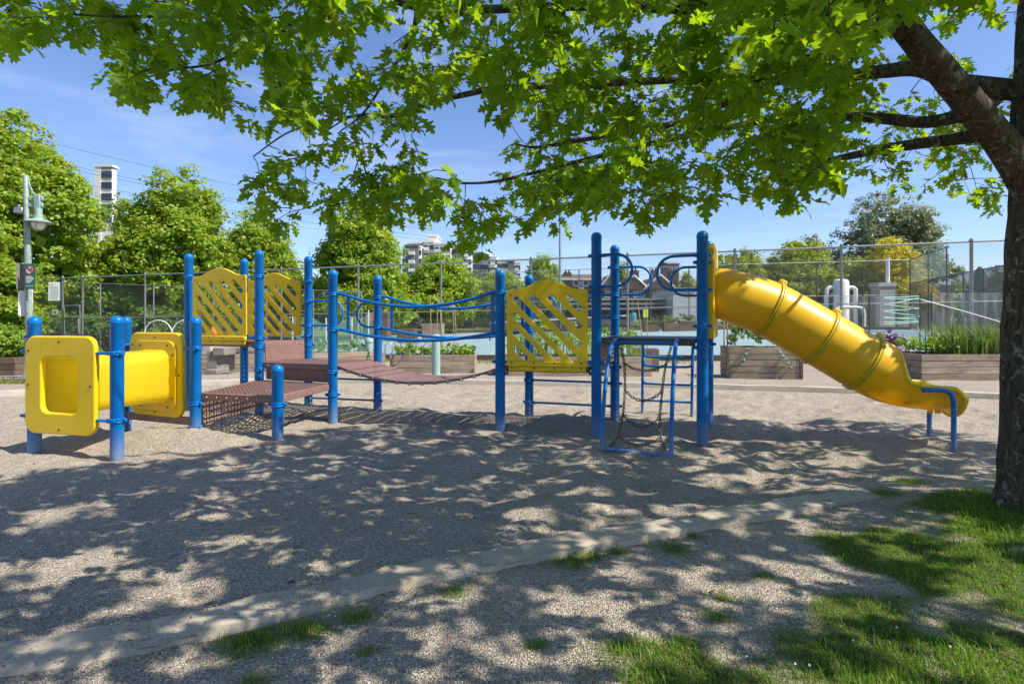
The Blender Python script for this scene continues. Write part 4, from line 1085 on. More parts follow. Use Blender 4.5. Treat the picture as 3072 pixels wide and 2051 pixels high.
# lobed leaf
H = [(.012, 0), (.03, .09), (.235, .15), (.20, .20), (.085, .285), (.36, .385), (.385, .45), (.12, .525), (.31, .66), (.30, .715), (.09, .765), (.15, .885), (.06, .91)]
def leaf_template(fold):
    V = []; Fs = []
    mid = [(0, y) for _, y in H] + [(0, 1.0)]
    for (x, y) in mid: V.append((0, y, -.16 * y * y))
    base = len(mid)
    for s in (-1, 1):
        st = len(V)
        for (x, y) in H: V.append((s * x, y, fold * x - .16 * y * y - .12 * x * x))
        for i in range(len(H) - 1):
            f = (i, i + 1, st + i + 1, st + i); Fs.append(f if s < 0 else f[::-1])
        i = len(H) - 1; f = (i, i + 1, st + i); Fs.append(f if s < 0 else f[::-1])
    return np.array(V), Fs
LV, LF = leaf_template(.22)
tris = []
for f in LF:
    if len(f) == 4: tris += [(f[0], f[1], f[2]), (f[0], f[2], f[3])]
    else: tris.append(f)
LT = np.array(tris)
# simpler leaf for the crown out of view
SV = np.array([(0, 0, 0), (-.30, .22, .05), (-.10, .45, .02), (-.33, .62, .05), (0, 1, -.15), (.33, .62, .05), (.10, .45, .02), (.30, .22, .05)]); ST = np.array([(0, 1, 2), (2, 3, 4), (0, 2, 6), (2, 4, 6), (4, 5, 6), (0, 6, 7)])
vis_leaf = []; far_leaf = []
for (p, d, kind) in tips:
    n = rnd.choice((7, 8, 8, 9, 10)) if kind == 0 else (rnd.choice((5, 6, 7)) if kind == 2 else 8)
    for k in range(n):
        az = k * 2.4 + rnd.uniform(-.5, .5); out_ = Vector((math.cos(az), math.sin(az), 0)); out_ = (out_ + Vector((d.x, d.y, 0)) * .6).normalized()
        dr = rnd.uniform(-1.15, .05)
        ydir = Vector((out_.x * math.cos(dr), out_.y * math.cos(dr), math.sin(dr)))
        zdir = (Vector((0, 0, 1)) + Vector((rnd.uniform(-1, 1), rnd.uniform(-1, 1), rnd.uniform(-.3, .6))) * .75); zdir = (zdir - ydir * zdir.dot(ydir))
        if zdir.length < .05: zdir = ydir.orthogonal()
        zdir.normalize(); xdir = ydir.cross(zdir)
        back = d * (rnd.random() * .10) + Vector((rnd.uniform(-1, 1), rnd.uniform(-1, 1), rnd.uniform(-1, 1))) * .035
        s = rnd.uniform(.080, .134) * (1.0 if kind != 1 else 1.45)
        o = p - back + ydir * .025
        (far_leaf if kind == 1 else vis_leaf).append((o, xdir * s, ydir * s, zdir * s))
def leaf_mesh3(name, lst, TVs, TT, parent):
    Vs = []; 
    for k, TV in enumerate(TVs):
        l = lst[k::len(TVs)]
        O = np.array([a[0] for a in l]); X_ = np.array([a[1] for a in l]); Y_ = np.array([a[2] for a in l]); Z_ = np.array([a[3] for a in l])
        Vs.append((O[:, None] + TV[None, :, 0:1] * X_[:, None] + TV[None, :, 1:2] * Y_[:, None] + TV[None, :, 2:3] * Z_[:, None]).reshape(-1, 3))
    V = np.concatenate(Vs) - np.array(OFF[parent.name]); T = (np.arange(len(lst))[:, None, None] * len(TVs[0]) + TT[None]).reshape(-1, 3)
    return new_obj(name, np_mesh(name, V, T, M['oak'], True), parent)
def leaf_mesh(name, lst, TV, TT, parent):
    O = np.array([a[0] for a in lst]); X_ = np.array([a[1] for a in lst]); Y_ = np.array([a[2] for a in lst]); Z_ = np.array([a[3] for a in lst])
    V = O[:, None] + TV[None, :, 0:1] * X_[:, None] + TV[None, :, 1:2] * Y_[:, None] + TV[None, :, 2:3] * Z_[:, None]
    V = V.reshape(-1, 3) - np.array(OFF[parent.name]); T = (np.arange(len(lst))[:, None, None] * len(TV) + TT[None]).reshape(-1, 3)
    return new_obj(name, np_mesh(name, V, T, M['oak'], True), parent)
def cam_d2(a):
    o = a[0]; px = 1536 + F * o.x / max(.5, o.y); py = 961 - F * (o.z - CAM_H) / max(.5, o.y)
    return o.y if (0 < px < 3072 and 0 < py < 2051) else 99
vis_leaf.sort(key=cam_d2)
near_l, rest = vis_leaf[:300], vis_leaf[300:]
def bent(fold, droop, twist, wx):
    V = LV.copy(); x, y = LV[:, 0], LV[:, 1]
    V[:, 0] = x * wx + twist * y * y * .25; V[:, 2] = fold * np.abs(x) - droop * y * y - .12 * x * x + twist * x * y * .8 + .03 * np.sin(y * 11 + x * 9)
    return V
LVS = [bent(.22, .16, 0, 1), bent(.05, .30, .35, 1.08), bent(.42, .05, -.35, .92), bent(.15, .42, .15, .85), bent(.30, -.10, -.15, 1.1)]
tag(leaf_mesh3('foliage', rest, LVS, LT, OAK), kind='stuff')
tag(leaf_mesh('crown', far_leaf, SV, ST, OAK), kind='stuff')
leaf_mes = [np_mesh('leaf', v_, LT, M['oak'], True) for v_ in LVS]
for o, x, y, z in near_l:
    s = x.length
    put('leaf', rnd.choice(leaf_mes), OAK, o, quat_from_axes((x / s, y / s, z / s)), (s, s, s))
# exposed roots
for a, l in ((4.4, .36), (5.2, .36)):
    d = Vector((math.cos(a), math.sin(a), 0)); c = Vector((3.65, 3.9, 0))
    pts = [c + d * .12 + Vector((0, 0, .22)), c + d * .26 + Vector((0, 0, .10)), c + d * .40 + Vector((0, 0, .03)), c + d * l + Vector((0, 0, -.05))]
    for i in range(4): pts[i].z += gzs(pts[i].x, pts[i].y) * (.3 + .23 * i)
    b, _, _ = limb(pts, [.10, .085, .055, .02], 'root', 10, .05, 5); b.build('root', M['bark'], OAK, True, 80)

# ------------------------------------------------------------------ foliage helpers
def leaf_quads(P, size, outn, jit=.8, aspect=.62):
    """diamond leaves at P with normals near outn"""
    n = len(P); N_ = outn + rng.normal(size=(n, 3)) * jit; N_ /= np.linalg.norm(N_, axis=1, keepdims=True) + 1e-9
    A = rng.normal(size=(n, 3)); A -= N_ * np.sum(A * N_, 1, keepdims=True); A /= np.linalg.norm(A, axis=1, keepdims=True) + 1e-9
    B = np.cross(N_, A); s = (size * (.6 + .8 * rng.random(n)))[:, None] if np.isscalar(size) else size[:, None]
    V = np.stack([P - A * s * .5, P + B * s * .5 * aspect - N_ * s * .08, P + A * s * .5 - N_ * s * .15, P - B * s * .5 * aspect - N_ * s * .08], 1).reshape(-1, 3)
    b = (np.arange(n) * 4)[:, None]
    return V, np.concatenate([b + [0, 1, 2], b + [0, 2, 3]], 1).reshape(-1, 3)
def sphere_pts(n):
    v = rng.normal(size=(n, 3)); return v / np.linalg.norm(v, axis=1, keepdims=True)
def crown_cloud(lobes, nclump, per, size, clump_r, inner=.25):
    """leaf clumps over a set of ellipsoid lobes (cx, cy, cz, rx, ry, rz)"""
    lob = np.array(lobes, float); vol = lob[:, 3] * lob[:, 5]; pr = vol / vol.sum()
    li = rng.choice(len(lob), nclump, p=pr); d = sphere_pts(nclump)
    rad = np.where(rng.random(nclump) < inner, .45 + .4 * rng.random(nclump), .84 + .22 * rng.random(nclump))
    C = lob[li, :3] + d * lob[li, 3:6] * rad[:, None]
    dep = np.zeros(nclump)          # drop clumps buried deep in another lobe
    for l in lob: dep = np.maximum(dep, 1 - np.sqrt((((C - l[:3]) / l[3:6]) ** 2).sum(1)))
    keep = (dep < .42) | (rng.random(nclump) < .3); C = C[keep]; d = d[keep]; n = len(C)
    cr = clump_r * (.6 + .8 * rng.random(n))
    q = sphere_pts(n * per).reshape(n, per, 3) * (rng.random((n, per, 1)) ** .45)
    q[..., 2] *= .62
    P = C[:, None] + q * cr[:, None, None]
    on = q * 1.0 + d[:, None] * .5 + np.array([0, 0, .75])
    V1, T1 = leaf_quads(P.reshape(-1, 3), size, on.reshape(-1, 3), .55)
    nc = max(40, n * 3); li = rng.choice(len(lob), nc, p=pr)        # larger leaf sprays fill the crown's inside
    Pc = lob[li, :3] + sphere_pts(nc) * lob[li, 3:6] * (.82 * rng.random((nc, 1)) ** .4)
    V2, T2 = leaf_quads(Pc, size * 3.0, sphere_pts(nc), .5, .8)
    return np.concatenate([V1, V2]), np.concatenate([T1, T2 + len(V1)])
def bg_tree(name, label, base, lobes, nclump, per, size, cr, mat, trunk_r=.22, group=None, cat='tree', limbs=4):
    t = thing(name, label, cat, base, group); b0 = Vector(base)
    V, T = crown_cloud([(l[0] + b0.x, l[1] + b0.y, l[2] + b0.z, l[3], l[4], l[5]) for l in lobes], nclump, per, size, cr)
    tag(new_obj('crown', np_mesh('crown', V - np.array(b0), T, mat, False), t), kind='stuff')
    top = max(l[2] for l in lobes)
    b = MB().tube([b0 - Vector((0, 0, .3)), b0 + Vector((.05, 0, top * .35)), b0 + Vector((-.05, 0, top * .7)), b0 + Vector((0, 0, top))], [trunk_r * 1.25, trunk_r, trunk_r * .6, .03], 9)
    for k in range(limbs):
        l = lobes[k % len(lobes)]; a = b0 + Vector((0, 0, top * (.3 + .1 * k))); e = b0 + Vector((l[0] * .8, l[1] * .8, l[2]))
        b.tube([a, a.lerp(e, .5) + Vector((0, 0, .3)), e], [trunk_r * .45, trunk_r * .3, .02], 6)
    b.build('trunk', M['bark'], t)
    return t
def auto_lobes(w, h, z0, seed, n=7, top=.55):
    r = random.Random(seed); L = [(0, 0, z0 + h * .45, w * .37, w * .37, h * .42), (r.uniform(-.08, .08) * w, 0, z0 + h * .74, w * .24, w * .26, h * .26)]
    for k in range(n * 2):
        a = 2 * math.pi * k / n + r.uniform(-.4, .4); f = r.uniform(.05, .82); sp = r.uniform(.30, .42) * (1 - .58 * f)
        L.append((math.cos(a) * w * sp, math.sin(a) * w * sp, z0 + h * (.14 + f * .75), w * r.uniform(.10, .20), w * r.uniform(.10, .20), h * r.uniform(.08, .16)))
    return L
def ptree(name, label, px0, px1, ytop, ybase, Y, seed, mat, nclump, per, size, cr, group=None, z0=None, cat='tree', n=7):
    """a tree standing at distance Y, spanning px0..px1 and reaching ytop in the photograph"""
    x = ((px0 + px1) / 2 - 1536) / F * Y; w = (px1 - px0) / F * Y; zt = CAM_H - (ytop - 961) / F * Y
    zg = float(gz_base(x, Y)) if ybase is None else CAM_H - (ybase - 961) / F * Y
    zg = min(zg, zt - 1); h = zt - zg
    return bg_tree(name, label, (x, Y, zg), auto_lobes(w * 1.06, h, h * .02 if z0 is None else z0, seed, n), int(nclump * 1.7), int(per * 1.5), size * .95, cr * 1.0, mat, max(.12, w * .03), group, cat)

GT = 'trees behind the courts'
ptree('maple_tree', 'tallest bright green maple behind the lamp post', -260, 325, 345, None, 34, 1, M['leafA'], 620, 34, .26, .62, GT)
ptree('maple_tree', 'rounded green maple right of the high tower', 330, 700, 515, None, 40, 2, M['leafA'], 520, 34, .26, .66, GT)
ptree('maple_tree', 'green maple half hidden behind the upper lattice panels', 640, 925, 640, None, 47, 3, M['leafA'], 360, 32, .27, .68, GT)
ptree('maple_tree', 'pyramid shaped green maple left of the apartment blocks', 925, 1250, 605, None, 44, 4, M['leafA'], 480, 34, .25, .62, GT)
ptree('maple_tree', 'green maple in front of the apartment blocks', 1190, 1450, 765, None, 50, 5, M['leafA'], 330, 32, .25, .62, GT)
ptree('maple_tree', 'low green maple right of the apartment blocks, behind the blue posts', 1370, 1610, 815, None, 54, 6, M['leafA'], 280, 32, .25, .62, GT)
ptree('maple_tree', 'small green tree just left of the brick row houses', 1560, 1705, 765, None, 62, 7, M['leafA'], 220, 30, .28, .7, GT)
ptree('maple_tree', 'young light green tree at the left edge, below the tall maple', -170, 95, 690, None, 27, 8, M['leafA'], 260, 34, .19, .42, GT)
ptree('hedge_tree', 'bushy tree immediately right of the slide panel', 2080, 2350, 752, None, 66, 9, M['leafB'], 300, 30, .30, .75, GT)
ptree('hedge_tree', 'broad bushy tree between the slide and the fence post', 2230, 2540, 726, None, 64, 10, M['leafB'], 330, 30, .30, .75, GT)
ptree('hedge_tree', 'bushy tree behind the white vessel with bent pipes', 2430, 2720, 775, None, 63, 11, M['leafB'], 260, 30, .30, .75, GT)
ptree('poplar_tree', 'large grey green tree towering above the golden tree', 2455, 2850, 585, None, 95, 12, M['leafG'], 520, 32, .42, 1.05, GT, None, 'tree', 9)
ptree('poplar_tree', 'small dark tree left of the large grey green tree', 2370, 2500, 705, None, 90, 13, M['leafG'], 160, 28, .40, .9, GT)
ptree('golden_tree', 'golden yellow leaved tree behind the court corner', 2565, 2800, 715, None, 60, 14, M['leafY'], 260, 30, .24, .65, GT)
ptree('far_tree', 'dark shrubby tree beyond the right fence by the trunk', 2900, 3130, 800, None, 48, 15, M['leafG'], 200, 28, .28, .7, GT)
ptree('far_tree', 'round tree showing between the blue hand loops', 2020, 2110, 815, None, 72, 16, M['leafB'], 150, 28, .28, .7, GT)
ptree('far_tree', 'dark conifer beside the high tower', 335, 375, 585, None, 120, 17, M['leafG'], 120, 24, .40, .8, GT)
ptree('far_tree', 'small tree peeping over the house roofs', 1845, 1900, 790, None, 95, 18, M['leafB'], 90, 24, .36, .8, GT)
ptree('far_tree', 'tree in front of the pale tower of the apartment blocks', 1240, 1320, 770, None, 120, 19, M['leafB'], 100, 24, .42, 1.0, GT)
# distant wooded slope that closes the view between the trees
def wood_mass(name, label, px0, px1, yt, Y, mat, n, size, cr):
    L = []
    for k in range(14):
        px = px0 + (px1 - px0) * (k + .5) / 14; yy = yt(px); x = (px - 1536) / F * Y; zt = CAM_H - (yy - 961) / F * Y; g = float(gz_base(x, Y)); h = max(2, zt - g)
        L.append((x, Y + rnd.uniform(-2, 2), g + h * .45, (px1 - px0) / F * Y / 18, 3, h * .55))
    V, T = crown_cloud(L, n, 26, size, cr, .1)
    return tag(new_obj(name, np_mesh(name, V, T, mat, False)), label, None, None, 'stuff')
wood_mass('distant_wood', 'dark belt of trees far behind the courts', -500, 1500, lambda p: 830 + 30 * math.sin(p * .02), 75, M['leafD'], 1100, .55, 1.2)
wood_mass('distant_wood', 'belt of trees far behind the slide', 2000, 3300, lambda p: 850 + 14 * math.sin(p * .03), 105, M['leafB'], 420, .5, 1.3)
wood_mass('distant_wood', 'wooded hillside under the apartment blocks', 1000, 1900, lambda p: 880 + 10 * math.sin(p * .03), 130, M['leafD'], 300, .6, 1.6)
# ivy bank behind the left fence
L = []
for k in range(16):
    px = -40 + 640 * k / 15; Y = 31.5 + .8 * math.sin(k * 2.1); x = (px - 1536) / F * Y; g = float(gz_base(x, Y)) - .3
    L.append((x, Y, g + .9, 1.3, 1.0, 1.6 + .5 * math.sin(k * 1.7)))
V, T = crown_cloud(L, 430, 30, .17, .42, .1)
tag(new_obj('ivy_bank', np_mesh('ivy_bank', V, T, M['leafM'], False)), 'tangled bank of ivy and brambles behind the left fence', None, None, 'stuff')
def shrub(name, label, c, r, h, mat, n=90, per=34, size=.07, cr=.16, group=None):
    t = thing(name, label, 'shrub', c, group)
    V, T = crown_cloud([(c[0], c[1], c[2] + h * .5, r, r * .8, h * .5), (c[0] - r * .4, c[1], c[2] + h * .4, r * .6, r * .6, h * .42), (c[0] + r * .4, c[1] - .1, c[2] + h * .42, r * .6, r * .6, h * .4)], n, per, size, cr)
    tag(new_obj('foliage', np_mesh('foliage', V - np.array(c), T, mat, False), t), kind='stuff')
    b = MB()
    for k in range(4):
        a = k * 1.6; b.tube([Vector(c) - Vector((0, 0, .05)), Vector(c) + Vector((math.cos(a) * r * .3, math.sin(a) * r * .3, h * .5))], [.02, .006], 5)
    b.build('stems', M['bark'], t); return t
p = W(10, 1060, 16.6); shrub('round_shrub', 'clipped lime green shrub in the timber planter at the left edge', (p.x - .15, p.y, p.z - .15), .95, 1.05, M['leafL'], 170, 36, .075, .18)
p = W(2665, 1040, 15.6); shrub('flowering_shrub', 'purple flowering shrub beyond the end of the slide', (p.x, p.y, p.z - .6), .40, 1.05, M['flower'], 70, 30, .06, .14)

# ------------------------------------------------------------------ chain-link fences
def wire_mesh(name, P0, P1, z0a, z1a, z0b, z1b, sp, r, mat, parent, kind='stuff'):
    """diagonal wires in the panel between P0 and P1, bottom and top heights at both ends"""
    P0 = Vector((P0[0], P0[1], 0)); P1 = Vector((P1[0], P1[1], 0)); L = (P1 - P0).length; u = (P1 - P0) / L; H = ((z1a - z0a) + (z1b - z0b)) / 2
    def pt(s, v): f = s / L; return P0 + u * s + Vector((0, 0, (z0a * (1 - f) + z0b * f) + v * ((z1a - z0a) * (1 - f) + (z1b - z0b) * f) / 1.0))
    V = []; T = []; n = Vector((-u.y, u.x, 0)); tri_ = [(0, 1)]
    s0 = -H
    while s0 < L:
        for dr in (1, -1):
            a, b_ = (s0, 0.0), (s0 + H, 1.0)
            if dr < 0: a, b_ = (s0, 1.0), (s0 + H, 0.0)
            (sa, va), (sb, vb) = a, b_
            if sa < 0: t = -sa / H; sa = 0; va = va + (vb - va) * t
            if sb > L: t = (L - a[0]) / H; sb = L; vb = a[1] + (b_[1] - a[1]) * t
            if sb - sa < .02: continue
            p, q = pt(sa, va), pt(sb, vb); d = (q - p).normalized(); w = d.cross(n).normalized()
            k = len(V)
            for c in (p, q):
                V += [tuple(c + w * r), tuple(c - w * r * .5 + n * r * .87), tuple(c - w * r * .5 - n * r * .87)]
            for e in range(3):
                f = (e + 1) % 3; T.append((k + e, k + f, k + 3 + f)); T.append((k + e, k + 3 + f, k + 3 + e))
        s0 += sp
    off = np.array(OFF[parent.name]); o = new_obj(name, np_mesh(name, np.array(V) - off, T, mat, False), parent)
    return tag(o, kind=kind)
def fp(px):
    Y = 22.548 / (1 + .2459 * (px - 1536) / F); x = (px - 1536) / F * Y
    zg = -.55 * (15.24 - x) / 39.04; return Vector((x, Y, zg))
FH = 3.98
fpx = [3400, 2914, 2524, 2205, 1883, 1593, 1323, 1075, 844, 640, 435, 248, 188, 60, -120]
fence = thing('court_fence', 'tall chain link fence of galvanised posts between garden and courts', 'fence', fp(1536))
pm = {}
for px in fpx:
    p = fp(px); b = MB(); r = .052 if px in (248, 188, 2914, 3400) else .045
    b.lathe(p, [(r, -.3), (r, FH + .03), (r * 1.15, FH + .04), (r * 1.1, FH + .09), (r * .4, FH + .12)], 12); b.build('post', M['galv'], fence)
for a, c in zip(fpx[:-1], fpx[1:]):
    A, B = fp(a), fp(c)
    MB().tube([A + Vector((0, 0, FH)), B + Vector((0, 0, FH))], .032, 8).build('top_rail', M['galv'], fence)
    MB().tube([A + Vector((0, 0, FH * .5)), B + Vector((0, 0, FH * .5))], .022, 8).build('mid_rail', M['galv'], fence)
A, B = fp(3400), fp(1400); wire_mesh('wire_mesh', A, B, A.z + .05, A.z + FH, B.z + .05, B.z + FH, .085, .0029, M['wire'], fence)
A, B = fp(1400), fp(-120); wire_mesh('wire_mesh', A, B, A.z + .05, A.z + FH * .5, B.z + .05, B.z + FH * .5, .095, .0036, M['wire'], fence)
for a, c in zip(fpx[:9], fpx[1:10]):   # kickboard along the foot
    A, B = fp(a), fp(c); MB().box((A + B) / 2 + Vector((0, -.06, .10)), ((A - B).length / 2, .02, .12), axes_from(B - A)).build('kickboard', M['wood_dark'], fence, False)
# gate in the left bay, lower fence behind it
g = thing('fence_gate', 'narrow chain link gate in the fence below the white notice', 'gate', fp(218))
A, B = fp(196), fp(242)
for z in (.25, 2.05, 2.62): MB().tube([A + Vector((0, -.05, z)), B + Vector((0, -.05, z))], .025, 8).build('gate_rail', M['galv'], g)
for p in (A, B): MB().tube([p + Vector((0, -.05, .2)), p + Vector((0, -.05, 2.65))], .025, 8).build('gate_stile', M['galv'], g)
wire_mesh('wire_mesh', A + Vector((0, -.05, 0)), B + Vector((0, -.05, 0)), A.z + .25, A.z + 2.6, B.z + .25, B.z + 2.6, .09, .003, M['wire'], g)
MB().box(B + Vector((-.03, -.1, 1.6)), (.02, .02, .35), None, .005).build('latch', M['galv'], g)
lf = thing('inner_fence', 'lower chain link fence behind the left bays', 'fence', W(600, 1030, 31))
def ip(px, yt):
    Y = 31.0 + (px - 600) * .002; p = W(px, yt, Y); return p
tops = [(100, 846), (301, 850), (461, 856), (640, 862), (800, 866), (940, 870), (1085, 874)]
for px, yt in tops:
    p = ip(px, yt); g0 = float(gz_base(p.x, p.y)); MB().tube([Vector((p.x, p.y, g0 - .2)), p], .03, 8).build('post', M['galv'], lf)
for (a, ya), (c, yc) in zip(tops[:-1], tops[1:]):
    A, B = ip(a, ya), ip(c, yc); MB().tube([A, B], .018, 6).build('top_rail', M['galv'], lf)
    wire_mesh('wire_mesh', A, B, float(gz_base(A.x, A.y)), A.z, float(gz_base(B.x, B.y)), B.z, .13, .0042, M['galv_dark'], lf)
# far side of the courts
ff = thing('far_fence', 'far chain link fence along the other side of the courts', 'fence', W(2000, 983, 49))
fpts = [(1240, 829, 50), (1420, 821, 50), (1590, 815, 49.5), (1737, 808, 49), (1950, 802, 48.5), (2067, 798, 48), (2200, 793, 47.6), (2340, 790, 47.2), (2450, 787, 47), (2590, 783, 46.5), (2730, 779, 46)]
for px, yt, Y in fpts:
    p = W(px, yt, Y); MB().tube([Vector((p.x, p.y, float(gz_base(p.x, p.y)) - .2)), p], .045, 8).build('post', M['galv_dark'], ff)
for (a, ya, Ya), (c, yc, Yc) in zip(fpts[:-1], fpts[1:]):
    A, B = W(a, ya, Ya), W(c, yc, Yc); ga, gb = float(gz_base(A.x, A.y)), float(gz_base(B.x, B.y))
    MB().tube([A, B], .03, 6).build('top_rail', M['galv'], ff); MB().tube([Vector((A.x, A.y, (A.z + ga) / 2)), Vector((B.x, B.y, (B.z + gb) / 2))], .026, 6).build('mid_rail', M['galv'], ff)
    MB().box((Vector((A.x, A.y, ga)) + Vector((B.x, B.y, gb))) / 2 + Vector((0, 0, .12)), ((A - B).length / 2, .05, .14), axes_from(Vector((B.x - A.x, B.y - A.y, gb - ga)))).build('kickboard', M['wood_dark'], ff, False)
    wire_mesh('wire_mesh', A, B, ga + .2, A.z, gb + .2, B.z, .22, .0045, M['wire'], ff)
sf = thing('side_fence', 'dark screened side fence of the court near the right edge', 'fence', W(2900, 960, 35))
spts = [(2730, 779, 46), (2785, 760, 42), (2840, 741, 38.5)]
for px, yt, Y in spts:
    p = W(px, yt, Y); MB().tube([Vector((p.x, p.y, 0)), p], .045, 8).build('post', M['galv_dark'], sf)
for (a, ya, Ya), (c, yc, Yc) in zip(spts[:-1], spts[1:]):
    A, B = W(a, ya, Ya), W(c, yc, Yc); MB().tube([A, B], .035, 6).build('top_rail', M['galv_dark'], sf)
    zl0, zl1 = W(a, 850 - (a - 2730) * .2, Ya).z, W(c, 850 - (c - 2730) * .2, Yc).z
    MB().add([Vector((A.x, A.y, zl0)), Vector((B.x, B.y, zl1)), B, A], [(0, 1, 2, 3)]).build('windscreen', M['screen'], sf, False)
lp = [(2730, 850, 46), (2785, 839, 42), (2840, 828, 38.5), (2890, 818, 35.5), (2950, 807, 32), (3030, 793, 28), (3120, 776, 25)]
for px, yt, Y in lp:
    p = W(px, yt, Y); MB().tube([Vector((p.x, p.y, 0)), p], .04, 8).build('post', M['galv_dark'], sf)
for (a, ya, Ya), (c, yc, Yc) in zip(lp[:-1], lp[1:]):
    A, B = W(a, ya, Ya), W(c, yc, Yc); MB().tube([A, B], .035, 6).build('top_rail', M['galv_dark'], sf)
    ga, gb = float(gz_base(A.x, A.y)), float(gz_base(B.x, B.y))
    wire_mesh('wire_mesh', A, B, ga, A.z, gb, B.z, .10, .0065, M['wire_dark'], sf)

# notices on the fence
def flat_box(name, label, c, w, h, mat, th=.012, cat='sign', group=None, u=Vector((1, 0, 0))):
    ax = axes_from(u); t = thing(name, label, cat, c, group)
    MB().box(c, (w / 2, th / 2, h / 2), ax, .004).build('plate', mat, t); return t, ax
c = fp(168) + Vector((0, -.10, 0)); c.z = W(168, 874, c.y).z
t, ax = flat_box('notice_board', 'white notice with yellow emblem hung on the fence by the lamp', c, .60, .92, M['white'])
for k in range(2): MB().lathe(c + ax[0] * (-.22 + .13 * k) - ax[1] * .008 + Vector((0, 0, .34)), [(.05, 0), (.05, .004)], 10, (ax[0], ax[2], -ax[1])).build('emblem', simple('emblem_yellow%d' % k, (.55, .50, .12), .5), t)
for k in range(11):
    MB().box(c - ax[1] * .008 + Vector((rnd.uniform(-.03, .03), 0, .22 - .058 * k)), (rnd.uniform(.17, .24), .002, .006), ax).build('print_line', M['signback'], t, False)
c = fp(170) + Vector((0, -.10, 0)); c.z = W(170, 936, c.y).z
t, ax = flat_box('small_notice', 'small grey notice under the white one on the fence', c, .28, .26, simple('notice_grey', (.42, .41, .38), .5))
MB().lathe(c - ax[1] * .008, [(.07, 0), (.07, .003)], 14, (ax[0], ax[2], -ax[1])).build('emblem', M['signback'], t)

# ------------------------------------------------------------------ lamp post with signs
LY = 14.0
lx = W(92, 961, LY).x; lg = gzs(lx, LY)
lamp = thing('street_lamp', 'green park lamp post with pendant shade at the left edge', 'street lamp', (lx, LY, lg))
zt = W(80, 530, LY).z
tp = Vector((W(78, 530, LY).x, LY, zt)); bt_ = Vector((lx, LY, lg))
MB().tube([bt_ - Vector((0, 0, .2)), bt_.lerp(tp, .35), bt_.lerp(tp, .7), tp, tp + Vector((0, 0, .04))], [.088, .080, .066, .058, .03], 16).build('pole', M['lampgrey'], lamp)
MB().lathe(bt_, [(.16, -.1), (.16, .10), (.13, .14), (.125, .95), (.14, .97), (.14, 1.02), (.085, 1.08)], 16).build('base', M['lampgreen'], lamp)
hz = W(115, 630, LY); ax_ = Vector((1, 0, 0))
pc = bt_.lerp(tp, (W(0, 596, LY).z - lg) / (zt - lg))
for dz in (.0, -.16):
    MB().box((pc + Vector((hz.x, LY, pc.z))) / 2 + Vector((.03, 0, dz)), (abs(hz.x - pc.x) / 2 + .09, .03, .045), None, .01).build('arm', M['lampgreen'], lamp)
MB().box(Vector((hz.x, LY, pc.z - .08)), (.07, .06, .17), None, .01).build('arm_end', M['lampgreen'], lamp)
arc = crom([tp + Vector((.05, 0, -.02)), tp + Vector((.09, 0, -.22)), tp + Vector((.2, 0, -.42)), Vector((hz.x, LY, pc.z + .10))], 6)
MB().tube(arc, .018, 8).build('conduit', M['lampgreen'], lamp)
zc = W(118, 665, LY).z
MB().lathe(Vector((hz.x, LY, zc)), [(.06, .34), (.085, .33), (.08, .16), (.10, .155), (.105, .075), (.17, .045)], 20).build('lamp_housing', M['lampgreen'], lamp)
MB().lathe(Vector((hz.x, LY, zc)), [(.11, .07), (.20, .04), (.31, -.02), (.305, -.028), (.10, .015)], 26).build('lamp_shade', M['lampgreen'], lamp)
MB().lathe(Vector((hz.x, LY, zc)), [(.13, .0), (.145, -.06), (.13, -.13), (.08, -.19), (.01, -.205)], 16).build('globe', M['globe'], lamp)
for k in range(4):
    a = k * math.pi / 2 + .4; d = Vector((math.cos(a), math.sin(a), 0)); c = Vector((hz.x, LY, zc))
    MB().tube([c + d * .17 + Vector((0, 0, .01)), c + d * .165 + Vector((0, 0, -.12)), c + d * .10 + Vector((0, 0, -.205)), c + Vector((0, 0, -.23))], .006, 6).build('guard_wire', M['lampgreen'], lamp)
c = bt_.lerp(tp, (W(0, 632, LY).z - lg) / (zt - lg)) + Vector((-.16, 0, 0))
MB().box(c, (.11, .08, .07), None, .015).build('sensor_box', M['galv'], lamp); MB().tube([c + Vector((-.02, 0, .07)), c + Vector((-.02, 0, .15))], .04, 10).build('sensor_cap', M['galv'], lamp)
# signs hung on the pole
def sign_plate(name, label, px, py, w, h, mat, ang, dy):
    c = W(px, py, LY + dy); u = Vector((math.cos(ang), math.sin(ang), 0)); ax = axes_from(u); t = thing(name, label, 'sign', c)
    me = curve_mesh('plate', [rrect(-w / 2, -h / 2, w / 2, h / 2, .04)], .004, .002, mat)
    put('plate', me, t, c, quat_from_axes((ax[0], ax[2], -ax[1]))); return t, ax, c
t, ax, c = sign_plate('no_dogs_sign', 'green no dogs sign with red ring on the lamp post', 90, 829, .30, .62, M['signgreen'], -.15, -.14)
fr = -ax[1] * .008; fx = (ax[0], ax[2], -ax[1])
cc = c + fr + Vector((0, 0, .16))
MB().lathe(cc, [(.105, 0), (.105, .002)], 24, fx).build('disc', M['white'], t)
MB().tube([cc + fr * .3 + ax[0] * (.098 * math.cos(k * math.pi / 12)) + ax[2] * (.098 * math.sin(k * math.pi / 12)) for k in range(24)], .009, 6, False, True).build('red_ring', M['signred'], t)
MB().box(cc + fr * .6, (.098, .002, .008), (ax[0] * math.cos(.8) - ax[2] * math.sin(.8), ax[1], ax[2] * math.cos(.8) + ax[0] * math.sin(.8))).build('red_bar', M['signred'], t, False)
dog = [(-.075, .02), (-.07, .045), (-.05, .05), (-.04, .035), (-.02, .022), (.045, .022), (.07, .045), (.075, .04), (.058, .012), (.055, -.045), (.04, -.045), (.038, -.012), (-.015, -.014), (-.02, -.045), (-.035, -.045), (-.038, .0), (-.055, .015)]
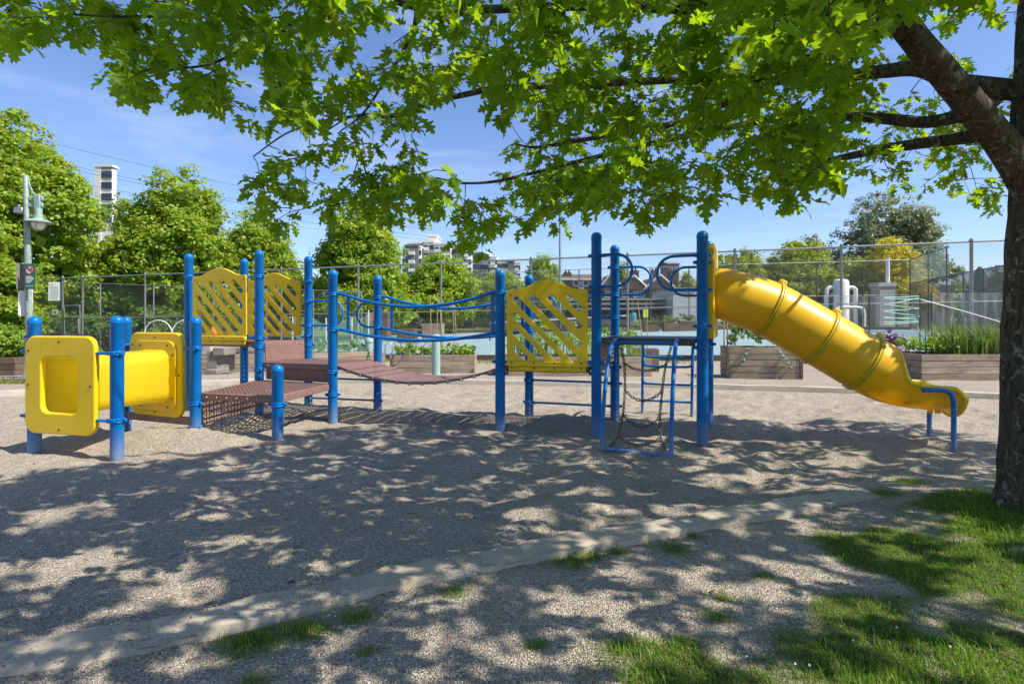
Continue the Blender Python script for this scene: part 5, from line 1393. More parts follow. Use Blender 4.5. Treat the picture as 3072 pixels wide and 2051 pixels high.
MB().prism([cc + ax[0] * a + ax[2] * b_ + fr * .35 for a, b_ in dog], fr * .2).build('dog_symbol', M['signblack'], t, False)
for k, (w_, h_) in enumerate(((.075, .011), (.105, .011), (.105, .011), (.08, .011), (.06, .011))):
    MB().box(c + fr + ax[0] * (w_ - .105) + ax[2] * (.0 - .036 * k), (w_, .0015, h_), ax).build('print_line', M['white'], t, False)
MB().box(c + fr - ax[2] * .235, (.105, .0015, .006), ax).build('print_line', M['white'], t, False)
sign_plate('pole_sign', 'grey back of a sign mounted behind the green one on the lamp post', 66, 829, .22, .64, M['signback'], 1.0, .04)
sign_plate('pole_sign', 'white sign plate lowest on the lamp post', 74, 910, .24, .62, M['white'], .9, .05)
sign_plate('pole_sign', 'narrow white plate on the right side of the lamp pole', 97, 905, .12, .60, M['white'], -.9, .05)

# ------------------------------------------------------------------ planters
def plank_box(name, label, c, u, L, D, Hh, n, mat='wood', posts_=False, group='timber planters of the community garden', skip=()):
    u = Vector((u[0], u[1], 0)).normalized(); v = Vector((-u.y, u.x, 0)); v = v if v.y > 0 else -v; z = Vector((0, 0, 1))
    t = thing(name, label, 'planter', c, group); c = Vector(c); th = .04; ph = Hh / n
    def mesh_for(Lk): return MB().box((0, 0, 0), (Lk / 2, th / 2, ph / 2 - .004), None, .006).mesh('plank', M[mat])
    ml, ms = mesh_for(L), mesh_for(D - 2 * th - .004)
    for k in range(n):
        zz = z * (ph * (k + .5))
        for s, me, a, d in ((-1, ml, u, v), (1, ml, u, v), (-1, ms, v, u), (1, ms, v, u)):
            h = (D if d is v else L) / 2 - th / 2
            if d is v: p = c + v * (s * h) + zz
            else: p = c + u * (s * (L / 2 - th / 2)) + zz
            p = p + Vector((rnd.uniform(-1, 1), rnd.uniform(-1, 1), 0)) * .004
            q = quat_from_axes((a, z.cross(a), z)) @ Quaternion((0, 1, 0), rnd.uniform(-.004, .004))
            put('plank', me, t, p, q)
    if posts_:
        for s in (-1, 1):
            MB().box(c + u * (s * (L / 2 + .035)) - v * (D / 2 - .03) + z * (Hh / 2), (.035, .045, Hh / 2 + .005), (u, v, z), .005).build('corner_post', M['wood_dark'], t)
    MB().add([c + u * (a * (L / 2 - th)) + v * (b_ * (D / 2 - th)) + z * (Hh - .05) for a, b_ in ((-1, -1), (1, -1), (1, 1), (-1, 1))], [(0, 1, 2, 3)]).build('soil', M['soil'], t, False)
    return t, u, v
def veg(name, label, c, u, v, L, D, z0, h, mat, n, size, cat='plants', group='plants growing in the planters', cr=.10, per=14, wild=.5):
    """leafy plants filling a bed: many small clumps on thin stems"""
    u = np.array(u); v = np.array(v); c0 = np.array(c); t = thing(name, label, cat, Vector(c) + Vector((0, 0, z0)), group)
    s = rng.uniform(-.5, .5, n); d = rng.uniform(-.5, .5, n); hh = h * (.35 + .65 * rng.random(n)) * (1 - wild + wild * 2 * vnoise(s * 6 + 3 + c0[0], d * 6))
    C = c0 + s[:, None] * L * u + d[:, None] * D * v + np.stack([0 * s, 0 * s, z0 + hh], -1)
    q = sphere_pts(n * per).reshape(n, per, 3) * (rng.random((n, per, 1)) ** .5); q[..., 2] *= .9
    P = C[:, None] + q * cr; P[..., 2] = np.maximum(P[..., 2], c0[2] + z0 - .02)
    V, T = leaf_quads(P.reshape(-1, 3), size, (q + np.array([0, 0, .6])).reshape(-1, 3), .5)
    tag(new_obj('foliage', np_mesh('foliage', V - np.array(t.location), T, mat, False), t), kind='stuff')
    return t
def strap(name, label, c, u, v, L, D, z0, h, mat, n, w=.02, lean=.5, group='plants growing in the planters'):
    u = np.array(u); v = np.array(v); c0 = np.array(c); t = thing(name, label, 'plants', Vector(c) + Vector((0, 0, z0)), group)
    s = rng.uniform(-.5, .5, n); d = rng.uniform(-.5, .5, n); B0 = c0 + s[:, None] * L * u + d[:, None] * D * v; 
    az = rng.random(n) * 6.28; Lh = h * (.5 + .6 * rng.random(n)); ln = lean * rng.random(n)
    dx, dy = np.cos(az), np.sin(az); V = []
    for tt_, side, wf in ((0, -1, .5), (0, 1, .5), (.4, -1, .6), (.4, 1, .6), (.75, -1, .42), (.75, 1, .42), (1, 0, 0)):
        be = ln * tt_ ** 2; V.append(np.stack([B0[:, 0] + dx * be * Lh - dy * side * w * wf, B0[:, 1] + dy * be * Lh + dx * side * w * wf, B0[:, 2] + z0 + Lh * tt_ * (1 - .45 * be)], -1))
    V = np.stack(V, 1).reshape(-1, 3); b = (np.arange(n) * 7)[:, None]
    T = np.concatenate([b + [0, 1, 3], b + [0, 3, 2], b + [2, 3, 5], b + [2, 5, 4], b + [4, 5, 6]], 1).reshape(-1, 3)
    tag(new_obj('blades', np_mesh('blades', V - np.array(t.location), T, mat, True), t), kind='stuff'); return t
def stake(px, py0, py1, Y, px1=None, r=.010, label=None, mat='stake', group='garden stakes'):
    a = W(px, py0, Y); b_ = W(px if px1 is None else px1, py1, Y)
    o = MB().tube([a, a.lerp(b_, .5) + Vector((.01, 0, 0)), b_], r, 6).build('garden_stake', M[mat]); tag(o, label, 'stake', group); return o
gA = 'timber planters of the community garden'
def gp(px, Y, dz=0): x = (px - 1536) / F * Y; return Vector((x, Y, gzs(x, Y) + dz))
# left edge planter
c = gp(-10, 16.6); plank_box('planter', 'brown timber planter at the left edge under the round shrub', c, (1, .05), 1.9, 1.1, .56, 3, 'wood_dark')
# planter behind the concrete bench
c = gp(690, 18.6); c.x += .3; t, u, v = plank_box('planter', 'grey timber planter behind the concrete bench', c, (.97, .24), 3.4, 1.3, .62, 4)
veg('garden_plants', 'leafy plants in the planter behind the concrete bench', c, u, v, 3.2, 1.1, .60, .30, M['leafM'], 70, .09)
# netted planter
c = gp(1000, 16.3); c.y += .4; t, u, v = plank_box('planter', 'timber planter under the green net tent', c, (.86, .51), 2.4, 1.5, .62, 4)
veg('garden_plants', 'low green crops beneath the net tent', c, u, v, 2.2, 1.3, .60, .25, M['leafM'], 60, .10)
nt_ = thing('garden_net', 'green garden net draped over poles in a planter', 'net', c)
z0 = .60
pts = [c + u * a + v * b_ + Vector((0, 0, h)) for a, b_, h in ((-1.15, -.6, z0), (1.1, -.7, z0), (1.1, .6, 1.75), (-.2, .6, 1.55), (-1.15, .6, 1.8))]
for a, b_, h in ((1.1, .6, 1.85), (-.2, .6, 1.6), (-1.15, .6, 1.9), (.5, .3, 1.6)): MB().tube([c + u * a + v * b_ + Vector((0, 0, z0 - .1)), c + u * a + v * b_ + Vector((0, 0, h))], .014, 6).build('net_pole', M['white'], nt_)
V = []; Fs = []; nu, nv = 22, 14
for i in range(nu + 1):
    for j in range(nv + 1):
        a = -1.2 + 2.35 * i / nu; f = j / nv; b_ = -.72 + 1.36 * f
        top_h = np.interp(a, [-1.2, -.2, 1.15], [1.22, .92, 1.18]) - .10 * math.sin((i / nu) * math.pi * 4) ** 2
        V.append(c + u * a + v * b_ + Vector((0, 0, z0 + top_h * f ** .7 * 1.0 - .14 * math.sin(math.pi * f) - .02)))
for i in range(nu):
    for j in range(nv): k = i * (nv + 1) + j; Fs.append((k, k + nv + 1, k + nv + 2, k + 1))
MB().add(V, Fs).build('net', M['greennet'], nt_)
# centre planter
c = gp(1305, 16.3); t, u, v = plank_box('planter', 'weathered plank planter behind the spiral bike rack', c, (1, .02), 2.35, 1.25, .54, 3)
veg('garden_plants', 'bright lettuce like crops in the planter behind the bike rack', c, u, v, 2.2, 1.1, .52, .20, M['leafL'], 110, .10)
for k, (a, b_, y0) in enumerate(((1290, 1293, 884), (1313, 1308, 878), (1318, 1330, 900), (1356, 1362, 882), (1362, 1370, 905))):
    stake(b_, 1056, y0, 16.4, a, .013, ('leftmost', 'second', 'third', 'fourth', 'rightmost')[k] + ' bamboo stake in the planter behind the bike rack')
# planter behind the yellow lattice panel
c = gp(1725, 14.8); t, u, v = plank_box('planter', 'long low plank planter seen behind the single yellow lattice panel', c, (1, -.03), 3.7, 1.3, .50, 3)
veg('garden_plants', 'tall yellow green plants behind the single lattice panel', c, u, v, 3.5, 1.1, .48, .75, M['leafL'], 170, .08, 'plants', 'plants growing in the planters', .11)
strap('grassy_plants', 'grassy leaves standing behind the single lattice panel', c, u, v, 3.5, 1.1, .48, .75, M['leafL'], 420, .014, .5)
c = gp(1935, 16.2); plank_box('planter', 'small box planter behind the looped ladder', c, (.98, -.2), .75, .75, .66, 3)
for k, (a, b_, y0) in enumerate(((1912, 1930, 902), (1938, 1942, 905))): stake(b_, 1045, y0, 16.3, a, .013, ('left', 'right')[k] + ' of the two leaning stakes behind the looped ladder')
# planter under the slide
c = gp(2268, 13.9); c.x += .05; t, u, v = plank_box('planter', 'plank planter with hanging grey plants under the tube slide', c, (.985, -.17), 1.56, 1.15, .74, 5, 'wood', True)
veg('garden_plants', 'mixed leafy plants in the planter under the tube slide', c, u, v, 1.4, 1.0, .72, .55, M['leafM'], 60, .10)
for fx_, fz in ((-.42, .60), (.38, .48)):
    b0 = c + u * fx_ * 1.1 - v * .60; n = 60; s = rng.random(n)
    P = np.array(b0) + np.array(u) * ((s * .3 - .12) * (1 if fx_ > 0 else -.7))[:, None] + np.stack([0 * s, -.01 - .05 * rng.random(n), .70 - .45 * s + .05 * rng.normal(size=n)], -1)
    V, T = leaf_quads(P, .07, np.tile(np.array([0, -1, .4]), (n, 1)), .6)
    o = thing('trailing_plant', ('left' if fx_ < 0 else 'right') + ' grey trailing plant on the planter under the slide', 'plant', b0, 'grey trailing plants'); tag(new_obj('leaves', np_mesh('leaves', V - np.array(b0), T, M['pale'], False), o), kind='stuff')
for k, px in enumerate((2172, 2182)): stake(px, 1046, 960, 14.0, px - 1, .018, ('left', 'right')[k] + ' wooden stake at the corner of the planter under the slide')
# right planter
c = gp(2955, 13.6); t, u, v = plank_box('planter', 'long plank planter of tall leaves left of the oak trunk', c, (1, -.02), 3.9, 1.3, .60, 4)
strap('lily_plants', 'tall strap leaved plants in the planter left of the oak trunk', c + u * .2, u, v, 2.6, 1.1, .58, .85, M['leafM'], 900, .024, .7)
veg('garden_plants', 'low yellow green plants at the slide end of the right planter', c - u * 1.35, u, v, 1.0, 1.1, .58, .32, M['leafL'], 60, .08)
# clear film shelter with teal strings
fs = thing('film_shelter', 'clear plastic film shelter on dark posts behind the right planter', 'shelter', gp(2860, 15.2))
for px in (2760, 2795, 3060, 2608):
    a = W(px, 880 if px != 2608 else 890, 15.4); MB().tube([Vector((a.x, a.y, 0)), a], .018, 8).build('shelter_post', M['galv_dark'], fs)
V = []; Fs = []; n = 40
for i in range(n + 1):
    px = 2797 + 265 * i / n
    for j in range(9):
        f = j / 8; p = W(px, 878 + 175 * f, 15.4); p.y += .05 * math.sin(i * 1.3) * (.4 + f); V.append(p)
for i in range(n):
    for j in range(8): k = i * 9 + j; Fs.append((k, k + 9, k + 10, k + 1))
MB().add(V, Fs).build('film', M['film'], fs)
V = []; Fs = []
for i in range(n + 1):
    px = 2470 + 290 * i / n
    for j in range(5): p = W(px, 888 + 95 * j / 4, 15.8); p.y += .05 * math.sin(i * 1.1); V.append(p)
for i in range(n):
    for j in range(4): k = i * 5 + j; Fs.append((k, k + 5, k + 6, k + 1))
MB().add(V, Fs).build('film', M['film'], fs)
for k, (y0, y1) in enumerate(((892, 888), (895, 897), (915, 893), (912, 925), (932, 925), (934, 947), (955, 950), (951, 958), (966, 962), (972, 966))):
    MB().tube([W(2652, y0, 15.3), W(2705, (y0 + y1) / 2 + 1.2, 15.35), W(2760, y1, 15.4)], .009, 5).build('teal_string', M['string'], fs)
MB().tube([W(2762, 898, 15.3), W(2880, 930, 15.2), W(2990, 962, 15.2), W(3030, 978, 15.2)], .012, 6).build('fold', M['white'], fs)  # white tube standing in for the water spray, no crease of the film
# hoop tunnel bed at left
hb = gp(492, 19.5); t, u, v = plank_box('planter', 'timber bed under the white hoops behind the tunnel', hb, (1, .1), 2.2, 1.0, .5, 3)
for k, (a, b_) in enumerate(((433, 517), (515, 600))):
    A, B = W(a, 1000, 19.4), W(b_, 1000, 19.4); cc = (A + B) / 2; r = (B - A).length / 2; g0 = hb.z + .4
    pts = [Vector((A.x, A.y, g0))] + [cc + Vector((-r * math.cos(math.pi * j / 12), 0, -.05 + r * 1.05 * math.sin(math.pi * j / 12))) for j in range(13)] + [Vector((B.x, B.y, g0))]
    tag(MB().tube(pts, .016, 8).build('garden_hoop', M['white']), ('left', 'right')[k] + ' white garden hoop above the crawl tunnel', 'hoop', 'white garden hoops')
veg('garden_plants', 'leafy plants growing under the white hoops', hb, u, v, 2.0, .9, .5, .75, M['leafM'], 90, .10)
for k, (px, py) in enumerate(((640, 992), (690, 995))):
    p = W(px, py, 17.2); tag(MB().lathe(p, [(.09, -.12), (.10, -.02), (.06, .10), (.02, .12)], 10).build('orange_pot', M['orange']), ('left', 'right')[k] + ' orange pot glimpsed through the upper lattice panel', 'pot', 'orange pots')
# concrete bench
bc = gp(690, 15.9)
bn = thing('concrete_bench', 'weathered concrete picnic bench under the upper lattice panel', 'bench', bc)
def bx(name, px0, px1, y0, y1, Y, dy, mat=M['concrete'], ch=.02):
    a, d = W(px0, y0, Y), W(px1, y1, Y); return MB().box(Vector(((a.x + d.x) / 2, Y, (a.z + d.z) / 2)), ((d.x - a.x) / 2, dy, abs(a.z - d.z) / 2), None, ch).build(name, mat, bn)
bx('leg', 637, 666, 1052, 1106, 15.9, .30); bx('leg', 668, 690, 1062, 1112, 16.4, .30)
bx('foot', 631, 670, 1105, 1121, 15.7, .34); bx('seat', 662, 697, 1041, 1064, 16.0, .45); bx('table_top', 560, 662, 1030, 1062, 16.9, .55, M['kerb2'])
bx('seat', 698, 745, 1040, 1055, 16.6, .40)
# bollards and spiral bike rack
for px, Y, yt, lb in ((1308, 14.65, 1002, 'pale green bollard at the right end of the bike rack'), (1107, 16.6, 1013, 'pale green bollard at the left end of the bike rack, beside a blue post')):
    p = gp(px, Y); h = W(px, yt, Y).z - p.z; b0 = thing('bollard', lb, 'bollard', p, 'pale green bollards')
    MB().lathe(p, [(.11, -.2), (.11, h - .13)], 18).build('shaft', M['bollard'], b0)
    MB().lathe(p, [(.128, h - .13), (.130, h - .06), (.115, h - .02), (.05, h)], 18).build('cap', M['bollard'], b0)
rk = thing('bike_rack', 'pale spiral bike rack hung between the two bollards', 'bike rack', gp(1210, 15.6))
A, B = W(1125, 1020, 16.4), W(1300, 1022, 14.8)
MB().tube([A, B], .022, 8).build('rack_bar', M['bollard'], rk)
pts = []
for k in range(150):
    f = k / 149; a = f * 7 * 2 * math.pi; c = A.lerp(B, .06 + .90 * f) - Vector((0, 0, .21))
    d = (B - A).normalized(); pts.append(c + Vector((0, 0, .21 * math.cos(a))) + d * (.12 * math.sin(a)) + Vector((-d.y, d.x, 0)) * (.10 * math.sin(a)))
MB().tube(pts, .010, 6).build('rack_spiral', M['galv'], rk)
# bin behind the tunnel
bp = gp(178, 13.0); bb = thing('litter_bin', 'dark bin with a flat black lid behind the tunnel', 'bin', bp)
hb_ = W(178, 1004, 13).z - bp.z
MB().box(bp + Vector((0, 0, hb_ / 2 - .03)), (.40, .36, hb_ / 2 - .03), None, .03).build('body', M['black'], bb)
MB().box(bp + Vector((0, 0, hb_ - .03)), (.47, .40, .035), None, .015).build('lid', M['black'], bb); MB().tube([bp + Vector((-.12, -.1, hb_ + .02)), bp + Vector((.12, -.1, hb_ + .02))], .02, 8).build('lid_handle', M['black'], bb)

# ------------------------------------------------------------------ court furniture and things beyond
tn = thing('tennis_net', 'tennis net with white band on the court', 'net', W(1680, 985, 34))
A, B = W(1470, 968, 33), W(1890, 946, 31)
MB().add([A, B, Vector((B.x, B.y, B.z - .9)), Vector((A.x, A.y, A.z - .9))], [(0, 1, 2, 3)]).build('net', M['tennisnet'], tn, False)
MB().box((A + B) / 2, ((B - A).length / 2, .02, .045), axes_from(B - A)).build('band', M['white'], tn, False)
for p in (A, B): MB().tube([p - Vector((0, 0, 1.05)), p + Vector((0, 0, .05))], .045, 8).build('net_post', M['galv_dark'], tn)
p = W(1680, 830, 58); g0 = float(gz_base(p.x, p.y)); mt = thing('light_mast', 'tall thin floodlight mast between trees and houses', 'mast', (p.x, p.y, g0))
tp = W(1680, 540, 58); MB().tube([Vector((p.x, p.y, g0)), tp], [.16, .09], 10).build('pole', M['galv'], mt)
MB().box(tp + Vector((0, -.1, .1)), (1.0, .08, .06), None, .01).build('crossarm', M['galv'], mt)
for s in (-.8, 0, .8): MB().box(tp + Vector((s, -.3, .15)), (.25, .22, .18), None, .03).build('floodlight', M['galv_dark'], mt)
# raised beds and boxes along the far side of the court
for k, (px0, px1, y0, y1, Y, mt_, lb) in enumerate(((1135, 1168, 935, 1000, 27, 'wood_dark', 'dark crate just right of the rear bridge post'), (1196, 1250, 985, 1015, 26, 'wood_dark', 'low dark crate behind the rope bridge rail'), (1270, 1330, 970, 1012, 26.5, 'wood', 'grey crate behind the tall stakes'), (1105, 1128, 940, 1012, 27.5, 'wood', 'tall grey crate behind the left bollard'))):
    a, d = W(px0, y1, Y), W(px1, y0, Y); c = Vector(((a.x + d.x) / 2, Y, a.z - .2)); plank_box('garden_crate', lb, c, (1, 0), d.x - a.x, .8, d.z - a.z + .2, 3, mt_, False, 'crates on the court')
p = W(1122, 945, 27); t = flat_box('orange_sign', 'small orange board beyond the rear bridge post', W(1124, 948, 26.5), .22, .42, M['orange'], .03, 'board')[0]
far_shed = simple('shed_green', (.05, .075, .065), .6); brick = simple('brick_brown', (.085, .048, .038), .85, 0, .25, 5); roofm = simple('roof_shingle', (.12, .085, .065), .9, 0, .25, 8); trimw = simple('trim_white', (.62, .62, .60), .6); dkbrick = simple('chimney_brick', (.05, .03, .028), .9, 0, .2, 6)
def house(name, label, px0, px1, ye, yr, Y, wins, gable=True, chim=(), depth=9, group='brick row houses', wmat=None, round_=()):
    a, d = W(px0, ye, Y), W(px1, ye, Y); g0 = float(gz_base(a.x, Y)); zr = W(0, yr, Y).z; c = Vector(((a.x + d.x) / 2, Y, g0)); w = (d.x - a.x)
    t = thing(name, label, 'house', c, group)
    MB().box(Vector((c.x, Y + depth / 2, (g0 + a.z) / 2 - .5)), (w / 2, depth / 2, (a.z - g0) / 2 + .5)).build('wall', wmat or brick, t, False)
    ov = .35
    if gable:     # gable faces the court
        b = MB().prism([Vector((a.x - ov, Y - ov, a.z - .05)), Vector((d.x + ov, Y - ov, a.z - .05)), Vector((c.x, Y - ov, zr))], (0, depth + ov, 0)); rf = b.build('roof', roofm, t, False)
        MB().prism([Vector((a.x + .1, Y - ov - .06, a.z)), Vector((d.x - .1, Y - ov - .06, a.z)), Vector((c.x, Y - ov - .06, zr - .55))], (0, .05, 0)).build('gable', wmat or brick, t, False)
        for s, e in ((a.x - ov, c.x), (d.x + ov, c.x)):
            MB().tube([Vector((s, Y - ov - .08, a.z)), Vector((c.x, Y - ov - .08, zr + .05))], .11, 4).build('bargeboard', trimw, rf, False)
    else:
        b = MB(); y0, y1 = Y - ov, Y + depth + ov; x0, x1 = a.x - ov, d.x + ov; zl = a.z - .05
        b.add([(x0, y0, zl), (x1, y0, zl), (x1, y1, zl), (x0, y1, zl), (x0, (y0 + y1) / 2, zr), (x1, (y0 + y1) / 2, zr)], [(0, 1, 5, 4), (2, 3, 4, 5), (0, 4, 3), (1, 2, 5), (0, 3, 2, 1)]); rf = b.build('roof', roofm, t, False)
        MB().box(Vector((c.x, y0 - .05, zl + .05)), (w / 2 + ov, .05, .10)).build('gutter', trimw, rf, False)
    for (p0, p1, y0, y1) in wins:
        A_, B_ = W(p0, y1, Y - .08), W(p1, y0, Y - .08); wc = (A_ + B_) / 2; hw, hh = (B_.x - A_.x) / 2, (B_.z - A_.z) / 2
        wn = MB().box(wc, (hw + .10, .06, hh + .10)).build('window', trimw, t, False)
        for s in (-.5, .5): MB().box(wc + Vector((s * hw, -.05, 0)), (hw * .45, .03, hh * .92)).build('pane', M['glassblue'], wn, False)
    for (p, y, r) in round_:
        A_ = W(p, y, Y - .1); MB().tube([A_ + Vector((.42 * math.cos(k * math.pi / 8), 0, .42 * math.sin(k * math.pi / 8))) for k in range(16)], .10, 6, False, True).build('round_window', trimw, t)
    for (p, y) in chim:
        A_ = W(p, y, Y + 3); MB().box(Vector((A_.x, A_.y, A_.z - 1.4)), (.55, .55, 1.4)).build('chimney', dkbrick, rf, False)
        for s in (-.22, .22): MB().lathe(Vector((A_.x + s, A_.y, A_.z)), [(.14, 0), (.11, .35)], 8).build('chimney_pot', dkbrick, rf)
    return t
house('row_house', 'brown house with two round windows left of the row', 1688, 1800, 838, 815, 76, [(1736, 1749, 846, 864)], False, [(1702, 818)], 9, 'brick row houses', None, [(1729, 849, 1), (1757, 849, 1)])
house('row_house', 'row house half hidden behind the blue posts', 1800, 1862, 868, 822, 75, [(1838, 1858, 872, 890), (1815, 1830, 872, 890)], True, [(1902, 812)])
house('row_house', 'row house with wide white window between the hand loops', 1862, 1938, 868, 828, 74.5, [(1915, 1932, 870, 890), (1902, 1909, 875, 890), (1868, 1880, 872, 890)], True, [(1962, 812)])
house('row_house', 'rightmost row house with steep gable by the small tree', 1938, 2020, 868, 826, 74, [(1973, 1990, 870, 890), (1960, 1967, 875, 890)], True, [(2018, 815)])
house('row_house', 'purple grey tower block peeping over the row houses', 2004, 2038, 790, 782, 150, [(2010, 2016, 800, 808), (2024, 2030, 800, 808)], False, (), 8, 'far houses', simple('mauve_wall', (.16, .12, .15), .8))
# long low car park structure and pale block
cp = thing('parking_structure', 'long low dark parking structure below the row houses', 'building', W(1870, 970, 62))
def rbox(parent, nm, px0, px1, y0, y1, Y, dep, mat):
    a, d = W(px0, y1, Y), W(px1, y0, Y); return MB().box(Vector(((a.x + d.x) / 2, Y + dep / 2, (a.z + d.z) / 2)), ((d.x - a.x) / 2, dep / 2, (d.z - a.z) / 2)).build(nm, mat, parent, False)
grey = simple('slab_grey', (.22, .22, .21), .8)
for y0, y1 in ((894, 900), (908, 914), (925, 929)): rbox(cp, 'roof_slab', 1560, 2018, y0, y1, 61.5, 8, grey)
rbox(cp, 'back_wall', 1560, 2018, 897, 975, 64, .4, far_shed)
rbox(cp, 'parapet', 1560, 2018, 958, 975, 61.4, .3, grey)
for k in range(9): rbox(cp, 'column', 1566 + 55 * k, 1571 + 55 * k, 898, 965, 61.6, .4, grey)
pb = thing('pale_block', 'pale grey windowless block beside the parking structure', 'building', W(2055, 975, 59))
rbox(pb, 'wall', 2019, 2092, 866, 975, 59, 8, simple('pale_render', (.46, .46, .47), .8, 0, .06, 2)); rbox(pb, 'coping', 2017, 2094, 862, 867, 58.8, 8.4, grey)
for k, (px, mat_, lb) in enumerate(((1898, 'bollard', 'teal barrel at the far side of the court'),)):
    p = W(px, 962, 46); tag(MB().lathe(p, [(.30, -.05), (.32, .3), (.30, .60), (.27, .66)], 14).build('barrel', simple('teal_plastic', (.04, .22, .19), .5)), lb, 'barrel')
t = flat_box('yellow_sign', 'yellow green notice on the dark wall across the court', W(1937, 940, 45), .40, .62, simple('lime_sign', (.55, .60, .06), .5), .03)[0]
for k, (a, d, y0, y1) in enumerate(((1990, 2035, 965, 983), (2036, 2085, 958, 983), (1930, 1975, 970, 983))):
    A_, B_ = W(a, y1, 45.5), W(d, y0, 45.5); c = Vector(((A_.x + B_.x) / 2, 45.5, A_.z - .3)); plank_box('far_planter', ('left', 'right', 'farthest left')[k] + ' flower planter across the court', c, (1, 0), B_.x - A_.x, .6, B_.z - A_.z + .2, 2, 'wood_dark', False, 'planters across the court')
    veg('far_flowers', ('left', 'right', 'farthest left')[k] + ' clump of plants across the court', c, (1, 0, 0), (0, 1, 0), B_.x - A_.x, .5, B_.z - A_.z + .15, .5, M['leafM'] if k else M['leafB'], 40, .12, 'plants', 'plants across the court')
# white vessel with bent pipes, and chimney
vs_ = thing('pipe_vessel', 'white domed vessel with two bent pipes beyond the court', 'tank', W(2524, 985, 57)); Yv = 57
ps_ = simple('white_pipe', (.80, .80, .78), .5, 0, .08, 3)
c = W(2523, 985, Yv); r = .72; ztop = W(0, 838, Yv).z; MB().lathe(Vector((c.x, Yv, 0)), [(r, c.z - .5), (r, ztop - .35), (r * .9, ztop - .12), (r * .6, ztop), (.05, ztop + .05)], 20).build('vessel', ps_, vs_)
for s, px in ((-1, 2480), (1, 2567)):
    e = W(px, 880, Yv); zt_ = W(0, 862, Yv).z
    pts = [Vector((c.x + s * r * .8, Yv, zt_ - .02)), Vector((c.x + s * (r + .25), Yv, zt_)), Vector((e.x - s * .25, Yv, zt_ - .03)), Vector((e.x - s * .03, Yv, zt_ - .25)), Vector((e.x, Yv, zt_ - .6)), Vector((e.x, Yv, c.z))]
    MB().tube(crom(pts, 6), .19, 12).build('bent_pipe', ps_, vs_)
pts = [W(2505, 985, Yv - 2), W(2505, 940, Yv - 2), W(2512, 926, Yv - 2), W(2530, 922, Yv - 2), W(2570, 922, Yv - 2), W(2586, 926, Yv - 2), W(2592, 940, Yv - 2), W(2592, 985, Yv - 2)]
MB().tube(crom(pts, 5), .15, 10).build('low_pipe', ps_, vs_)
ch = thing('stone_chimney', 'pale stone chimney with tall flue beyond the court', 'chimney', W(2663, 985, 56)); rbox(ch, 'base', 2640, 2686, 858, 985, 56, 1.5, simple('pale_stone', (.36, .33, .31), .85, 0, .2, 6)); rbox(ch, 'cap', 2636, 2690, 847, 859, 55.9, 1.7, simple('pale_cap', (.42, .39, .36), .85)); MB().lathe(W(2663, 847, 56.6), [(.19, -.2), (.17, 2.3), (.2, 2.32), (.2, 2.45)], 10).build('flue', ps_, ch)
lb_ = thing('low_building', 'low dark roofed building behind the right court corner', 'building', W(2760, 985, 70)); rbox(lb_, 'wall', 2690, 2850, 880, 985, 70, 10, simple('dim_wall', (.20, .17, .15), .8)); rbox(lb_, 'roof', 2680, 2860, 855, 882, 69.4, 11, simple('slate_roof', (.12, .115, .13), .8))
for k, px in enumerate((2700, 2740, 2780, 2820)): rbox(lb_, 'window', px, px + 16, 895, 925, 69.9, .1, M['glass'])
# parasol-like statue beyond the side fence
st_ = W(2940, 800, 40); o = MB().lathe(Vector((st_.x, 40, 0)), [(.16, 0), (.14, st_.z - 1.6), (.42, st_.z - 1.5), (.36, st_.z - .5), (.12, st_.z)], 12).build('folded_parasol', simple('parasol_cloth', (.14, .12, .11), .8)); tag(o, 'folded dark parasol beyond the side fence near the trunk', 'parasol')
# far apartment blocks
def block(name, label, parts, Y, group='far apartment blocks'):
    g0 = 2.0; t = thing(name, label, 'building', W(parts[0][0], 961, Y), group)
    for (p0, p1, yt, dy, mat, win, bal) in parts:
        a, d = W(p0, yt, Y + dy), W(p1, yt, Y + dy); w = d.x - a.x
        wl = MB().box(Vector(((a.x + d.x) / 2, Y + dy + 6, (g0 + a.z) / 2)), (w / 2, 6, (a.z - g0) / 2)).build('wall', mat, t, False)
        MB().box(Vector(((a.x + d.x) / 2, Y + dy + 6, a.z + .25)), (w / 2 + .25, 6.25, .3)).build('parapet', mat, t, False)
        fl_h = 3.0; z = a.z - 1.9; wm = MB().box((0, 0, 0), (.75, .08, .85)).mesh('window', M['glass'], False); rowi = 0
        bm_ = None
        while z > 9:
            if win:
                for k in range(win):
                    x = a.x + w * (k + .5) / win; put('window', wm, wl, (x, Y + dy - .05, z))
            if bal:
                for (f0, f1) in bal:
                    if bm_ is None: bm_ = {}
                    if (f0, f1) not in bm_: bm_[(f0, f1)] = MB().box((0, 0, 0), (w * (f1 - f0) / 2, .8, .55)).mesh('balcony', trimw, False)
                    put('balcony', bm_[(f0, f1)], wl, (a.x + w * (f0 + f1) / 2, Y + dy - .75, z - .7))
            z -= fl_h
    return t
dg = simple('slate_facade', (.13, .14, .16), .7, 0, .1, .3); pale = simple('beige_facade', (.66, .63, .57), .8, 0, .06, .3); whit = simple('white_facade', (.80, .80, .78), .8, 0, .05, .3); bl_ = simple('blue_grey_facade', (.28, .34, .40), .7, 0, .05, .3)
block('apartment_block', 'tall beige and slate apartment block above the rope bridge', [(1222, 1268, 730, 8, pale, 3, ()), (1216, 1254, 738, 0, dg, 0, [(.3, .75)]), (1209, 1217, 742, 2, whit, 1, ()), (1254, 1262, 742, 2, whit, 1, ()), (1270, 1302, 726, 6, pale, 2, [(.1, .5)]), (1284, 1310, 708, 12, pale, 0, ()), (1302, 1352, 732, 3, pale, 3, [(.05, .4)])], 200)
